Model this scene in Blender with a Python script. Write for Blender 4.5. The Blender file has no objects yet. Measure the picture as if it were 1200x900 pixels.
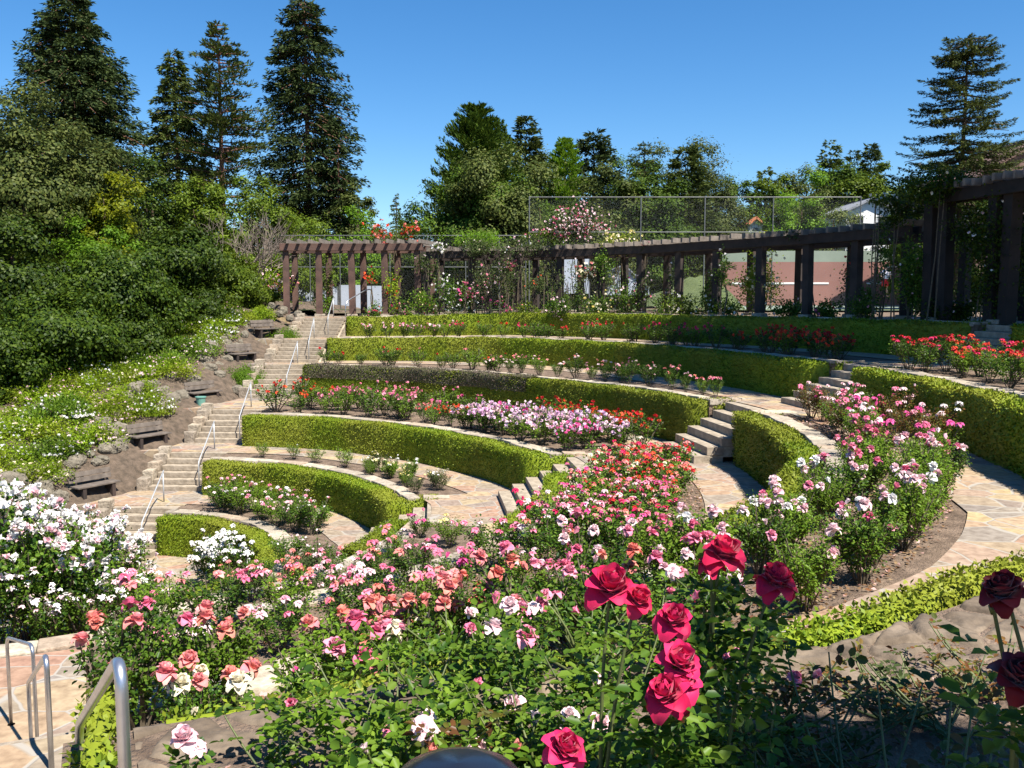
import bpy, bmesh, math, random
import numpy as np
from mathutils import Vector, Matrix
R = math.radians
random.seed(7); rng = np.random.default_rng(7)
sc = bpy.context.scene
col = sc.collection

# ------------------------------------------------------------------ camera, sky, sun, exposure
F = 1060.0; PITCH = math.atan(100 / F)
cam = bpy.data.objects.new('camera', bpy.data.cameras.new('camera')); col.objects.link(cam)
cam.location = (0, 0, 0); cam.rotation_euler = (R(90) - PITCH, 0, 0)
cam.data.sensor_width = 36; cam.data.lens = F / 1200 * 36
cam.data.clip_start = .05; cam.data.clip_end = 3000
sc.camera = cam
SUN_EL = 58; SUN_DIR = np.array([.66, -.75])           # horizontal direction towards the sun
w = bpy.data.worlds.new("World"); sc.world = w; w.use_nodes = True
nt = w.node_tree; bg = nt.nodes['Background']
sky = nt.nodes.new('ShaderNodeTexSky'); sky.sky_type = 'NISHITA'; sky.sun_disc = False
sky.sun_elevation = R(SUN_EL); sky.sun_rotation = math.atan2(SUN_DIR[0], SUN_DIR[1])
sky.air_density = 1.0; sky.dust_density = 0; sky.ozone_density = 6.0; sky.altitude = 200
hsv = nt.nodes.new('ShaderNodeHueSaturation'); hsv.inputs['Saturation'].default_value = 1.23
nt.links.new(sky.outputs[0], hsv.inputs['Color']); nt.links.new(hsv.outputs[0], bg.inputs[0]); bg.inputs[1].default_value = .07
sl = bpy.data.lights.new('sun', 'SUN'); sl.energy = 4.9; sl.angle = R(.53); sl.color = (1, .95, .86)
sun = bpy.data.objects.new('sun', sl); col.objects.link(sun)
d = Vector((SUN_DIR[0] * math.cos(R(SUN_EL)), SUN_DIR[1] * math.cos(R(SUN_EL)), math.sin(R(SUN_EL))))
sun.rotation_euler = d.to_track_quat('Z', 'Y').to_euler(); sun.location = (20, -20, 40)
sc.view_settings.view_transform = 'Standard'; sc.view_settings.look = 'None'
sc.view_settings.exposure = 1.22; sc.view_settings.gamma = 1
sc.cycles.max_bounces = 6; sc.cycles.diffuse_bounces = 2; sc.cycles.glossy_bounces = 2
sc.cycles.transmission_bounces = 3; sc.cycles.transparent_max_bounces = 12

# ------------------------------------------------------------------ pixel helpers
def at(px, py, z):
    x = (px - 600) / F; y = -(py - 450) / F
    v = np.array([x, math.cos(PITCH) + y * math.sin(PITCH), y * math.cos(PITCH) - math.sin(PITCH)])
    return v * (z / v[2])
def atY(px, py, Y):
    x = (px - 600) / F; y = -(py - 450) / F
    v = np.array([x, math.cos(PITCH) + y * math.sin(PITCH), y * math.cos(PITCH) - math.sin(PITCH)])
    return v * (Y / v[1])

# ------------------------------------------------------------------ materials
def nodes(name):
    m = bpy.data.materials.new(name); m.use_nodes = True
    t = m.node_tree; b = t.nodes['Principled BSDF']; return m, t, b
def ramp(t, stops, fac):
    r = t.nodes.new('ShaderNodeValToRGB'); e = r.color_ramp.elements
    while len(e) < len(stops): e.new(.5)
    for i, (p, c) in enumerate(stops): e[i].position = p; e[i].color = (*c, 1)
    t.links.new(fac, r.inputs[0]); return r.outputs[0]
def noise(t, scale, detail=3, coord='Object', rough=.55):
    tc = t.nodes.new('ShaderNodeTexCoord'); n = t.nodes.new('ShaderNodeTexNoise')
    n.inputs['Scale'].default_value = scale; n.inputs['Detail'].default_value = detail
    n.inputs['Roughness'].default_value = rough
    t.links.new(tc.outputs[coord], n.inputs['Vector']); return n
def bump(t, b, h, s=.4, dist=.02):
    n = t.nodes.new('ShaderNodeBump'); n.inputs['Strength'].default_value = s; n.inputs['Distance'].default_value = dist
    t.links.new(h, n.inputs['Height']); t.links.new(n.outputs[0], b.inputs['Normal'])
def mixc(t, f, a, b_, mode='MIX'):
    n = t.nodes.new('ShaderNodeMix'); n.data_type = 'RGBA'; n.blend_type = mode
    for sock, v in ((n.inputs[0], f), (n.inputs[6], a), (n.inputs[7], b_)):
        if hasattr(v, 'is_linked') or hasattr(v, 'links'): t.links.new(v, sock)
        else: sock.default_value = v if isinstance(v, (int, float)) else (*v, 1)
    return n.outputs[2]
def leafmat(name, cols, transl=.3, rough=.45, spec=.35, patch=None, pscale=.6):
    """leaf: colour varies from leaf to leaf (random per island), a little from plant to plant"""
    m, t, b = nodes(name)
    g = t.nodes.new('ShaderNodeNewGeometry')
    n = len(cols); c = ramp(t, [(i / (n - 1), x) for i, x in enumerate(cols)], g.outputs['Random Per Island'])
    if patch:
        nz = noise(t, pscale, 2, 'Object')
        f = ramp(t, [(.42, (0, 0, 0)), (.6, (1, 1, 1))], nz.outputs[0])
        c = mixc(t, f, c, patch)
    oi = t.nodes.new('ShaderNodeObjectInfo'); hs = t.nodes.new('ShaderNodeHueSaturation')
    mr = t.nodes.new('ShaderNodeMapRange'); mr.inputs[3].default_value = .8; mr.inputs[4].default_value = 1.2
    t.links.new(oi.outputs['Random'], mr.inputs[0]); t.links.new(mr.outputs[0], hs.inputs['Value'])
    t.links.new(c, hs.inputs['Color']); c = hs.outputs[0]
    t.links.new(c, b.inputs['Base Color']); b.inputs['Roughness'].default_value = rough
    b.inputs['Specular IOR Level'].default_value = spec * .5
    tr = t.nodes.new('ShaderNodeBsdfTranslucent'); ms = t.nodes.new('ShaderNodeMixShader')
    br = t.nodes.new('ShaderNodeHueSaturation'); br.inputs['Value'].default_value = 1.5; br.inputs['Hue'].default_value = .49
    t.links.new(c, br.inputs['Color']); t.links.new(br.outputs[0], tr.inputs[0])
    ms.inputs[0].default_value = transl
    t.links.new(b.outputs[0], ms.inputs[1]); t.links.new(tr.outputs[0], ms.inputs[2])
    t.links.new(ms.outputs[0], t.nodes['Material Output'].inputs[0]); return m
def petalmat(name, cols, transl=.25, edge=None):
    m, t, b = nodes(name)
    g = t.nodes.new('ShaderNodeNewGeometry'); oi = t.nodes.new('ShaderNodeObjectInfo')
    ad = t.nodes.new('ShaderNodeMath'); ad.operation = 'ADD'
    sc1 = t.nodes.new('ShaderNodeMath'); sc1.operation = 'MULTIPLY'; sc1.inputs[1].default_value = .45
    sc2 = t.nodes.new('ShaderNodeMath'); sc2.operation = 'MULTIPLY'; sc2.inputs[1].default_value = .55
    t.links.new(g.outputs['Random Per Island'], sc1.inputs[0]); t.links.new(oi.outputs['Random'], sc2.inputs[0])
    t.links.new(sc1.outputs[0], ad.inputs[0]); t.links.new(sc2.outputs[0], ad.inputs[1])
    n = len(cols); c = ramp(t, [(i / (n - 1), x) for i, x in enumerate(cols)], ad.outputs[0])
    t.links.new(c, b.inputs['Base Color']); b.inputs['Roughness'].default_value = .55
    b.inputs['Specular IOR Level'].default_value = .2; b.inputs['Sheen Weight'].default_value = .2
    tr = t.nodes.new('ShaderNodeBsdfTranslucent'); ms = t.nodes.new('ShaderNodeMixShader'); ms.inputs[0].default_value = transl
    t.links.new(c, tr.inputs[0]); t.links.new(b.outputs[0], ms.inputs[1]); t.links.new(tr.outputs[0], ms.inputs[2])
    t.links.new(ms.outputs[0], t.nodes['Material Output'].inputs[0]); return m
def simple(name, c1, c2, scale=4, rough=.8, bs=.4, bd=.02, detail=6, metal=0, isl=0):
    m, t, b = nodes(name); n = noise(t, scale, detail)
    c = ramp(t, [(.3, c1), (.7, c2)], n.outputs[0])
    if isl:
        g = t.nodes.new('ShaderNodeNewGeometry'); c = mixc(t, 1, c, ramp(t, [(0, (.55, .52, .5)), (.4, (.8, .76, .72)), (.7, (1, .97, .9)), (1, (.78, .66, .58))], g.outputs['Random Per Island']), 'MULTIPLY')
        n4 = noise(t, scale * 3.1, 8, rough=.7); c = mixc(t, .6, c, ramp(t, [(.35, (.35, .33, .3)), (.6, (1, 1, 1))], n4.outputs[0]), 'MULTIPLY')
    c = c; t.links.new(c, b.inputs['Base Color'])
    b.inputs['Roughness'].default_value = rough; b.inputs['Metallic'].default_value = metal
    n2 = noise(t, scale * 6, 5); bump(t, b, n2.outputs[0], bs, bd); return m
def flagmat(name, scale, sx=1.0):
    m, t, b = nodes(name)
    tc = t.nodes.new('ShaderNodeTexCoord'); nz = noise(t, 1.6, 2)
    mp = t.nodes.new('ShaderNodeMapping'); mp.inputs['Scale'].default_value = (1, sx, 1)
    dm = t.nodes.new('ShaderNodeMix'); dm.data_type = 'VECTOR'; dm.inputs[0].default_value = .08
    t.links.new(tc.outputs['Object'], dm.inputs[4]); t.links.new(nz.outputs[1], dm.inputs[5])
    t.links.new(dm.outputs[1], mp.inputs[0])
    v1 = t.nodes.new('ShaderNodeTexVoronoi'); v1.inputs['Scale'].default_value = scale
    v2 = t.nodes.new('ShaderNodeTexVoronoi'); v2.feature = 'DISTANCE_TO_EDGE'; v2.inputs['Scale'].default_value = scale
    t.links.new(mp.outputs[0], v1.inputs['Vector']); t.links.new(mp.outputs[0], v2.inputs['Vector'])
    sp = t.nodes.new('ShaderNodeSeparateColor'); t.links.new(v1.outputs['Color'], sp.inputs[0])
    stone = ramp(t, [(0, (.37, .215, .15)), (.2, (.39, .29, .18)), (.4, (.28, .24, .20)), (.58, (.46, .35, .19)), (.78, (.40, .28, .20)), (1, (.23, .20, .175))], sp.outputs[0])
    n2 = noise(t, 9, 6); st2 = mixc(t, .75, stone, ramp(t, [(.3, (.35, .3, .26)), (.7, (1, 1, 1))], n2.outputs[0]), 'MULTIPLY')
    e = ramp(t, [(.012, (0, 0, 0)), (.03, (1, 1, 1))], v2.outputs[0])
    c = mixc(t, e, (.30, .27, .23), st2); t.links.new(c, b.inputs['Base Color']); b.inputs['Roughness'].default_value = .85
    h = mixc(t, .3, e, n2.outputs[0]); bump(t, b, h, .5, .015); return m

M = {}
M['hedge'] = leafmat('hedge_leaves', [(.055, .10, .006), (.115, .17, .010), (.18, .225, .016), (.085, .14, .008)], .06, .5, .25, (.17, .19, .02), .5)
M['hedge_dark'] = leafmat('hedge_dark_leaves', [(.045, .075, .010), (.08, .11, .014), (.12, .14, .018)], .22, .5, .25)
M['hedge_purple'] = leafmat('hedge_purple_leaves', [(.07, .05, .045), (.13, .095, .085), (.08, .09, .03), (.17, .13, .115)], .15, .5, .25)
M['rose_leaf'] = leafmat('rose_leaves', [(.02, .055, .008), (.045, .10, .010), (.085, .155, .014), (.13, .20, .025)], .32, .42, .4)
M['rose_leaf_light'] = leafmat('rose_leaves_light', [(.06, .12, .010), (.11, .19, .015), (.17, .26, .03)], .36, .45, .35)
M['rose_leaf_red'] = leafmat('rose_leaves_reddish', [(.04, .07, .012), (.12, .05, .02), (.16, .07, .02), (.06, .10, .015), (.15, .13, .02)], .28, .4, .4)
M['slope_leaf'] = leafmat('slope_leaves', [(.09, .16, .008), (.16, .25, .012), (.22, .30, .018)], .36, .55, .2, (.20, .25, .02), .7)
M['dull_leaf'] = leafmat('dull_leaves', [(.03, .05, .015), (.06, .085, .025), (.09, .11, .04)], .2, .6, .2)
M['oak'] = leafmat('oak_leaves', [(.03, .048, .010), (.065, .085, .018), (.11, .125, .03)], .22, .55, .25)
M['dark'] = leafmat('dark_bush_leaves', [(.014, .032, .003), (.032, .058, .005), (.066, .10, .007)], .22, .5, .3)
M['mid'] = leafmat('mid_green_leaves', [(.04, .075, .006), (.08, .12, .009), (.13, .175, .016)], .28, .5, .3)
M['bright'] = leafmat('bright_green_leaves', [(.07, .15, .008), (.11, .21, .012), (.15, .26, .02)], .35, .5, .3)
M['yellow'] = leafmat('yellow_green_leaves', [(.16, .19, .008), (.24, .26, .012), (.12, .18, .01)], .4, .5, .3)
M['redwood'] = leafmat('redwood_needles', [(.016, .030, .010), (.032, .050, .014), (.060, .080, .022)], .1, .6, .2)
M['pine'] = leafmat('pine_needles', [(.03, .052, .012), (.06, .085, .018), (.10, .12, .025)], .12, .6, .2)
M['cypress'] = leafmat('cypress_foliage', [(.024, .052, .007), (.048, .09, .009), (.09, .135, .014)], .15, .6, .2)
M['cedar'] = leafmat('cedar_needles', [(.038, .062, .020), (.075, .10, .028), (.13, .145, .035)], .12, .6, .2)
M['bark'] = simple('bark', (.05, .032, .022), (.13, .085, .055), 3, .95, .8, .05)
M['bark_red'] = simple('reddish_bark', (.10, .045, .03), (.22, .11, .07), 2, .95, .8, .05)
M['twig'] = simple('bare_twigs', (.12, .09, .07), (.24, .19, .15), 3, .9)
M['stem'] = simple('green_stem', (.05, .07, .02), (.12, .14, .04), 12, .6, .2, .002)
M['cane'] = simple('woody_cane', (.06, .045, .03), (.14, .11, .07), 12, .8, .3, .003)
M['soil'] = simple('bare_soil', (.085, .055, .036), (.24, .17, .12), 6, .98, 1, .05)
M['hill'] = simple('hill_soil', (.07, .06, .03), (.16, .12, .07), .8, .98, .8, .1)
M['bankdirt'] = simple('reddish_bank_soil', (.08, .058, .038), (.21, .15, .105), 5, .98, 1, .12)
M['flag'] = flagmat('flagstone', 1.75, 1.25)
M['stone'] = simple('pale_stone', (.36, .32, .26), (.58, .52, .43), 3.5, .9, .6, .02, isl=1)
M['stonewall'] = simple('rubble_stone', (.28, .24, .19), (.56, .49, .40), 2.2, .92, .9, .04, isl=1)
M['step'] = simple('step_stone', (.36, .31, .24), (.56, .49, .39), 2.5, .9, .5, .015, isl=1)
M['rock'] = simple('boulder_rock', (.13, .115, .09), (.29, .26, .21), 1.6, .92, 1, .06, isl=1)
M['wood'] = simple('weathered_dark_wood', (.018, .013, .011), (.055, .036, .029), 2.2, .85, .6, .01)
M['wood_shade'] = simple('shade_toned_wood', (.010, .008, .007), (.028, .02, .017), 2.2, .9, .6, .01)  # darker copy of the timber, carries the tall section's shade in its colour
M['wood_red'] = simple('reddish_weathered_wood', (.05, .028, .022), (.13, .07, .052), 2.2, .85, .6, .01)
M['wood_top'] = simple('weathered_rafter_wood', (.10, .08, .065), (.24, .20, .165), 3.2, .9, .6, .01)
M['bench'] = simple('bench_wood', (.07, .055, .045), (.16, .13, .105), 4, .85, .5, .006)
M['steel'] = simple('galvanised_steel', (.42, .43, .46), (.58, .59, .62), 14, .34, .1, .001, metal=.9)
M['steel_pale'] = simple('painted_rail_steel', (.36, .37, .38), (.46, .47, .48), 8, .5, .1, .002, metal=.2)
M['fence_pipe'] = simple('fence_pipe', (.08, .085, .085), (.15, .155, .155), 6, .5, .1, .002, metal=.3)
M['navy'] = simple('dark_navy_gloss', (.008, .011, .018), (.014, .018, .03), 6, .22, .05, .001)
M['windscreen'] = simple('grey_blue_screen', (.30, .34, .40), (.40, .44, .50), .7, .8, .1, .01)
M['white'] = simple('white_paint', (.68, .68, .68), (.80, .80, .79), 2, .7, .1, .004)
M['greyroof'] = simple('grey_roof', (.14, .15, .17), (.24, .25, .28), 1.6, .85, .3, .02)
M['brownroof'] = simple('shingle_roof', (.10, .055, .045), (.20, .12, .10), 4, .9, .8, .04)
M['orangeroof'] = simple('clay_roof', (.42, .13, .06), (.55, .2, .1), 3, .85, .3, .02)
M['brick'] = simple('brick', (.25, .07, .045), (.36, .13, .08), 8, .9, .4, .01)
M['glass'] = simple('dark_window', (.02, .025, .03), (.04, .045, .05), 3, .12, .02, .001)
M['court_red'] = simple('court_red', (.20, .095, .08), (.25, .12, .10), .4, .85, .1, .005)
M['court_green'] = simple('court_green', (.16, .20, .16), (.22, .26, .21), .4, .85, .1, .005)
M['lawn'] = simple('lawn', (.05, .075, .02), (.10, .125, .04), 5, .95, .8, .05)
M['binmat'] = simple('green_plastic', (.10, .25, .20), (.14, .30, .25), 6, .5, .1, .002)
M['skin'] = simple('skin', (.45, .26, .18), (.5, .3, .21), 6, .55, .05, .001)
M['hair'] = simple('hair', (.03, .02, .012), (.05, .03, .02), 20, .6, .2, .003)
M['shirt'] = simple('white_shirt', (.66, .62, .72), (.75, .70, .80), 6, .85, .1, .003)
M['shorts'] = simple('red_shorts', (.45, .02, .03), (.55, .03, .04), 6, .85, .1, .003)
PET = {
 'red': [(.35, .002, .008), (.55, .006, .012), (.65, .02, .03)],
 'crimson': [(.50, .005, .06), (.66, .014, .11), (.76, .06, .19)],
 'shaded_red': [(.05, .001, .004), (.11, .002, .008), (.17, .004, .012)],  # deep shade put into the petal colour of the right-edge blooms
 'rosered': [(.46, .003, .035), (.60, .008, .065), (.70, .03, .12)],
 'orange': [(.62, .06, .015), (.75, .13, .03), (.68, .045, .03)],
 'scarlet': [(.55, .02, .01), (.70, .05, .015), (.75, .12, .04)],
 'coral': [(.72, .13, .10), (.78, .28, .20), (.76, .22, .26), (.82, .52, .42)],
 'pink': [(.72, .10, .22), (.80, .24, .36), (.84, .46, .52)],
 'palepink': [(.80, .42, .48), (.86, .62, .64), (.88, .76, .74)],
 'white': [(.82, .76, .74), (.88, .85, .82), (.9, .88, .84)],
 'lilac': [(.70, .36, .58), (.78, .52, .70), (.84, .68, .80)],
 'yellow': [(.80, .60, .10), (.85, .72, .28), (.86, .80, .5)],
 'cream': [(.84, .74, .45), (.86, .80, .62), (.86, .66, .42)],
 'magenta': [(.62, .03, .20), (.72, .08, .30), (.78, .18, .42)],
}
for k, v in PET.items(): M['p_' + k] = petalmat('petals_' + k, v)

# ------------------------------------------------------------------ object helpers
def tag(o, label=None, cat=None, group=None, kind=None):
    if label: o['label'] = label
    if cat: o['category'] = cat
    if group: o['group'] = group
    if kind: o['kind'] = kind
    return o
def empty(name, loc=(0, 0, 0), rz=0):
    o = bpy.data.objects.new(name, None); col.objects.link(o); o.location = loc; o.rotation_euler = (0, 0, rz)
    o.empty_display_size = .1; return o
def link(name, me, mat=None, parent=None, loc=None, rz=0, scale=None):
    o = bpy.data.objects.new(name, me); col.objects.link(o)
    if mat is not None and not me.materials: me.materials.append(mat)
    if parent: o.parent = parent
    if loc is not None: o.location = loc
    if rz: o.rotation_euler = (0, 0, rz)
    if scale is not None: o.scale = scale if hasattr(scale, '__len__') else (scale,) * 3
    return o
def npmesh(name, V, Fc, mat=None, smooth=False):
    """uniform polygons, fast"""
    me = bpy.data.meshes.new(name); V = np.asarray(V, np.float32); Fc = np.asarray(Fc, np.int32); k = Fc.shape[1]
    me.vertices.add(len(V)); me.vertices.foreach_set('co', V.ravel())
    me.loops.add(Fc.size); me.loops.foreach_set('vertex_index', Fc.ravel())
    me.polygons.add(len(Fc)); me.polygons.foreach_set('loop_start', np.arange(0, Fc.size, k, dtype=np.int32))
    if smooth: me.polygons.foreach_set('use_smooth', np.ones(len(Fc), bool))
    me.update(calc_edges=True); me.validate()
    if mat: me.materials.append(mat)
    return me
class MB:
    """small mesh collector"""
    def __init__(s): s.v = []; s.f = []
    def add(s, v, f):
        o = len(s.v); s.v += [tuple(map(float, a)) for a in v]; s.f += [tuple(i + o for i in a) for a in f]; return s
    def box(s, c, size, M3=None, jit=0, taper=1):
        v = []
        for z in (-.5, .5):
            for x, y in ((-.5, -.5), (.5, -.5), (.5, .5), (-.5, .5)):
                k = taper if z > 0 else 1
                p = Vector((x * size[0] * k, y * size[1] * k, z * size[2])) + Vector([random.uniform(-jit, jit) for _ in range(3)])
                if M3 is not None: p = M3 @ p
                v.append((p.x + c[0], p.y + c[1], p.z + c[2]))
        return s.add(v, [(3, 2, 1, 0), (4, 5, 6, 7), (0, 1, 5, 4), (1, 2, 6, 5), (2, 3, 7, 6), (3, 0, 4, 7)])
    def tube(s, pts, rad, n=8, cap=True):
        pts = [Vector(p) for p in pts]; m = len(pts); o = len(s.v)
        rad = rad if hasattr(rad, '__len__') else [rad] * m
        prev = None
        for i, p in enumerate(pts):
            t = (pts[min(i + 1, m - 1)] - pts[max(i - 1, 0)]).normalized()
            a = prev if prev is not None else (Vector((0, 0, 1)) if abs(t.z) < .9 else Vector((1, 0, 0)))
            u = (a - t * a.dot(t)).normalized(); w_ = t.cross(u); prev = u
            for j in range(n):
                an = 2 * math.pi * j / n; q = p + (u * math.cos(an) + w_ * math.sin(an)) * rad[i]; s.v.append(tuple(q))
        for i in range(m - 1):
            for j in range(n):
                a = o + i * n + j; b = o + i * n + (j + 1) % n; s.f.append((a, b, b + n, a + n))
        if cap:
            s.f.append(tuple(o + j for j in range(n))[::-1]); s.f.append(tuple(o + (m - 1) * n + j for j in range(n)))
        return s
    def mesh(s, name, mat=None, bevel=0, smooth=False, seg=2):
        me = bpy.data.meshes.new(name); me.from_pydata(s.v, [], s.f)
        if bevel:
            b = bmesh.new(); b.from_mesh(me); bmesh.ops.bevel(b, geom=b.edges[:], offset=bevel, segments=seg, profile=.6, affect='EDGES', clamp_overlap=True); b.to_mesh(me); b.free()
        if smooth: me.polygons.foreach_set('use_smooth', [True] * len(me.polygons))
        if mat: me.materials.append(mat)
        me.update(); return me
    def build(s, name, mat, parent=None, **k):
        loc = k.pop('loc', None); rz = k.pop('rz', 0); return link(name, s.mesh(name, mat, **k), None, parent, loc, rz)
def unit(a): return a / np.maximum(np.linalg.norm(a, axis=1, keepdims=True), 1e-9)
def rdir(n): return unit(rng.normal(size=(n, 3)))
def leaves(P, A, Nn, L, W, six=False):
    """leaf cards: P base, A axis, Nn approx normal, L length, W width -> V,F(quads)"""
    P = np.asarray(P); n = len(P); A = unit(A); B = unit(np.cross(A, Nn)); N2 = np.cross(B, A)
    L = np.broadcast_to(np.asarray(L), (n,))[:, None]; W = np.broadcast_to(np.asarray(W), (n,))[:, None]
    if six:
        f = .16
        v = np.stack([P, P + A * L * .3 + B * W * .5 + N2 * W * f, P + A * L * .68 + B * W * .42 + N2 * W * f, P + A * L - N2 * L * .12,
                      P + A * L * .68 - B * W * .42 + N2 * W * f, P + A * L * .3 - B * W * .5 + N2 * W * f], 1)
        i = (np.arange(n) * 6)[:, None]
        fc = np.concatenate([i + [0, 1, 2, 3], i + [0, 3, 4, 5]], 1).reshape(-1, 4)
        return v.reshape(-1, 3), fc
    v = np.stack([P, P + A * L * .5 + B * W * .5 + N2 * W * .12, P + A * L, P + A * L * .5 - B * W * .5 + N2 * W * .12], 1)
    return v.reshape(-1, 3), (np.arange(n) * 4)[:, None] + np.arange(4)
def join(parts):
    V = []; Fc = []; o = 0
    for v, f in parts: V.append(v); Fc.append(np.asarray(f) + o); o += len(v)
    return np.concatenate(V), np.concatenate(Fc)

# ------------------------------------------------------------------ the amphitheatre
C0 = np.array([-9.0, 19.0])
Z = {0: -6.5, 1: -5.55, 2: -4.65, 3: -3.72, 4: -2.57, 5: -1.6, 6: -.66}
RK = {1: [(-200, 4.2), (0, 4.1), (24, 3.75), (60, 3.8), (92, 3.95)],
      2: [(-200, 6.9), (9, 6.85), (17, 6.65), (35, 6.5), (60, 6.55), (92, 6.73)],
      3: [(-200, 10.3), (0, 10.2), (11, 10.1), (23, 9.75), (38, 9.45), (56, 9.4), (73, 9.65), (92, 9.7)],
      4: [(-200, 14.9), (-65, 14.9), (-19, 14.75), (0, 14.5), (10, 14.4), (26, 14.25), (42, 14.05), (59, 14.55), (74, 15.3), (88, 15.9)],
      5: [(-200, 17.5), (-64, 17.5), (-60, 17.6), (-55, 18.25), (-48, 18.4), (-38, 18.8), (-30, 18.7), (-22, 18.0), (-10, 17.5), (0, 17.25), (20, 17.2), (35, 17.8), (50, 18.8), (63, 19.4), (74, 19.3), (88, 18.7)],
      6: [(-200, 25), (-60, 24.5), (-25, 22), (0, 21.2), (20, 21.3), (41, 21.1), (55, 22.3), (66, 22.9), (74, 22.3), (88, 21.7)]}
def rk(k, th): return np.interp(th, [a for a, b in RK[k]], [b for a, b in RK[k]])
def zk(k, th):
    z = Z[k]
    if k == 6: z = z - np.interp(th, [66, 82], [0, .19])
    if k == 5: z = z - np.interp(th, [66, 82], [0, .08])
    return z
def pol(r, th): return C0 + r * np.array([math.cos(R(th)), math.sin(R(th))])
def xr(y): return -7.4 - .0875 * (41 - y)
def xl(y): return xr(y) - 1.78
def thmax(r, off=0):
    lo, hi = 60, 110
    for _ in range(30):
        m = (lo + hi) / 2; p = pol(r, m)
        if p[0] > xr(p[1]) + off: lo = m
        else: hi = m
    return lo
MA = {1: 7, 2: 5, 3: 6, 4: 9.5, 5: 8.6, 6: 9}; MW = {1: .8, 2: 1.0, 3: 1.05, 4: 1.1, 5: .8, 6: .9}; NEAR_T = -67.3; NEAR_HW = .68; NL = .65
def notch(k, th):
    """extra radius where a stair cuts terrace k"""
    r = rk(k, th)
    if abs(R(th - MA[k])) * r <= MW[k] and k in (2, 3, 4, 5, 6): return NL
    if abs(R(th - NEAR_T)) * r <= NEAR_HW and k in (4, 5): return NL
    return 0
def ang_samples():
    t = list(np.arange(-196, 100, 1.0))
    for k in range(2, 7):
        for c, hw, ks in ((MA[k], MW[k], (2, 3, 4, 5, 6)), (NEAR_T, NEAR_HW, (4, 5))):
            if k in ks:
                a = math.degrees(hw / rk(k, c)); t += [c - a - .01, c - a + .01, c + a - .01, c + a + .01]
    return np.array(sorted(t))
# terraces: one ground sheet with a riser at each hedge
TH = ang_samples()
prof = [(0, 0, 0)]
for k in range(1, 7): prof += [(k, 0, k - 1), (k, 0, k)]
prof += [(7, 0, 6)]
V = []; nT = len(TH)
for k, _, lv in prof:
    for t in TH:
        if k == 0: r = .02
        elif k == 7: r = 200
        else: r = rk(k, t)
        tm = thmax(r if k else .5) if k < 7 else 96
        tt = min(t, tm)
        if 0 < k < 7: r = rk(k, tt) + notch(k, tt)
        p = pol(r, tt); V.append((p[0], p[1], zk(lv, tt) if lv else Z[0]))
Fc = []
for i in range(len(prof) - 1):
    for j in range(nT - 1):
        a = i * nT + j; Fc.append((a, a + 1, a + 1 + nT, a + nT))
mb = MB(); mb.v = V; mb.f = Fc
g = link('ground', mb.mesh('ground', M['soil'])); tag(g, kind='structure')
# far ground below everything, reaching the horizon, outside the garden
mb = MB(); s = 1500
mb.add([(-s, -s, -7.2), (s, -s, -7.2), (s, 45, -7.2), (-s, 45, -7.2)], [(0, 1, 2, 3)])
mb.add([(-s, 45, -.75), (s, 45, -.75), (s, s, -.75), (-s, s, -.75)], [(0, 1, 2, 3)])
tag(mb.build('terrain', M['hill']), kind='structure')
# slope left of the long stair
def zstair(y): return np.interp(y, [0, 22.3, 24, 25.7, 27.4, 28.8, 30.5, 33.4, 35.5, 36.1, 37.7, 38.8, 40.5, 60], [-6.5, -6.5, -5.55, -5.55, -4.65, -4.65, -3.72, -3.72, -2.57, -2.57, -1.68, -1.68, -.85, -.7])
def zslope(x, y):
    base = np.interp(y, [0, 21, 41, 60], [-6.6, -6.4, -.9, -.72]); dx = max(0, xl(y) - .9 - x)
    return base + min(dx, 1.2) * .35 + max(0, min(dx, 9) - 1.2) * .06 + .12 * math.sin(x * 2.1 + y) * math.sin(y * 1.7)
ys = np.linspace(8, 70, 100); us = np.concatenate([[0], np.linspace(.9, 14, 30), [20, 30, 50, 90]])
V = [(xl(y) - u, y, (float(zstair(y)) - .35 if u == 0 else zslope(xl(y) - u, y))) for y in ys for u in us]; n = len(us)
Fc = [(i * n + j, i * n + j + 1, (i + 1) * n + j + 1, (i + 1) * n + j) for i in range(len(ys) - 1) for j in range(n - 1)]
mb = MB(); mb.v = V; mb.f = Fc; tag(link('hillside', mb.mesh('hillside', M['bankdirt'], smooth=True)), kind='structure')
# under the stair
V = []; 
for y in np.linspace(20, 46, 105): V += [(xl(y) - .05, y, float(zstair(y)) - .2), (xr(y) + .05, y, float(zstair(y)) - .2), (xr(y) + .05, y, float(zstair(y)) - 1.4)]
Fc = []
for i in range(104): a = i * 3; Fc += [(a, a + 1, a + 4, a + 3), (a + 1, a + 2, a + 5, a + 4)]
mb = MB(); mb.v = V; mb.f = Fc; tag(link('stair_ground', mb.mesh('stair_ground', M['stonewall'])), kind='structure')

def band(name, r0f, r1f, t0, t1, zf, mat, lift=.02, step=1.0, kind='structure', thick=0):
    """polar sheet between two radius functions"""
    ts = np.linspace(t0, t1, max(2, int(abs(t1 - t0) / step) + 1)); V = []; n = 5
    for t in ts:
        a, b = r0f(t), r1f(t)
        for i in range(n):
            r = a + (b - a) * i / (n - 1); tt = min(t, thmax(max(r, .6), .0)); p = pol(r, tt); V.append((p[0], p[1], zf(tt) + lift))
    Fc = [(i * n + j, i * n + j + 1, (i + 1) * n + j + 1, (i + 1) * n + j) for i in range(len(ts) - 1) for j in range(n - 1)]
    mb = MB(); mb.v = V; mb.f = Fc; o = link(name, mb.mesh(name, mat)); tag(o, kind=kind); return o
PW = {1: 1.15, 2: 1.2, 3: 1.35, 4: 1.5, 5: 1.3}
band('path', lambda t: .02, lambda t: rk(1, t) - .05, -196, 96, lambda t: Z[0], M['flag'])
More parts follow.
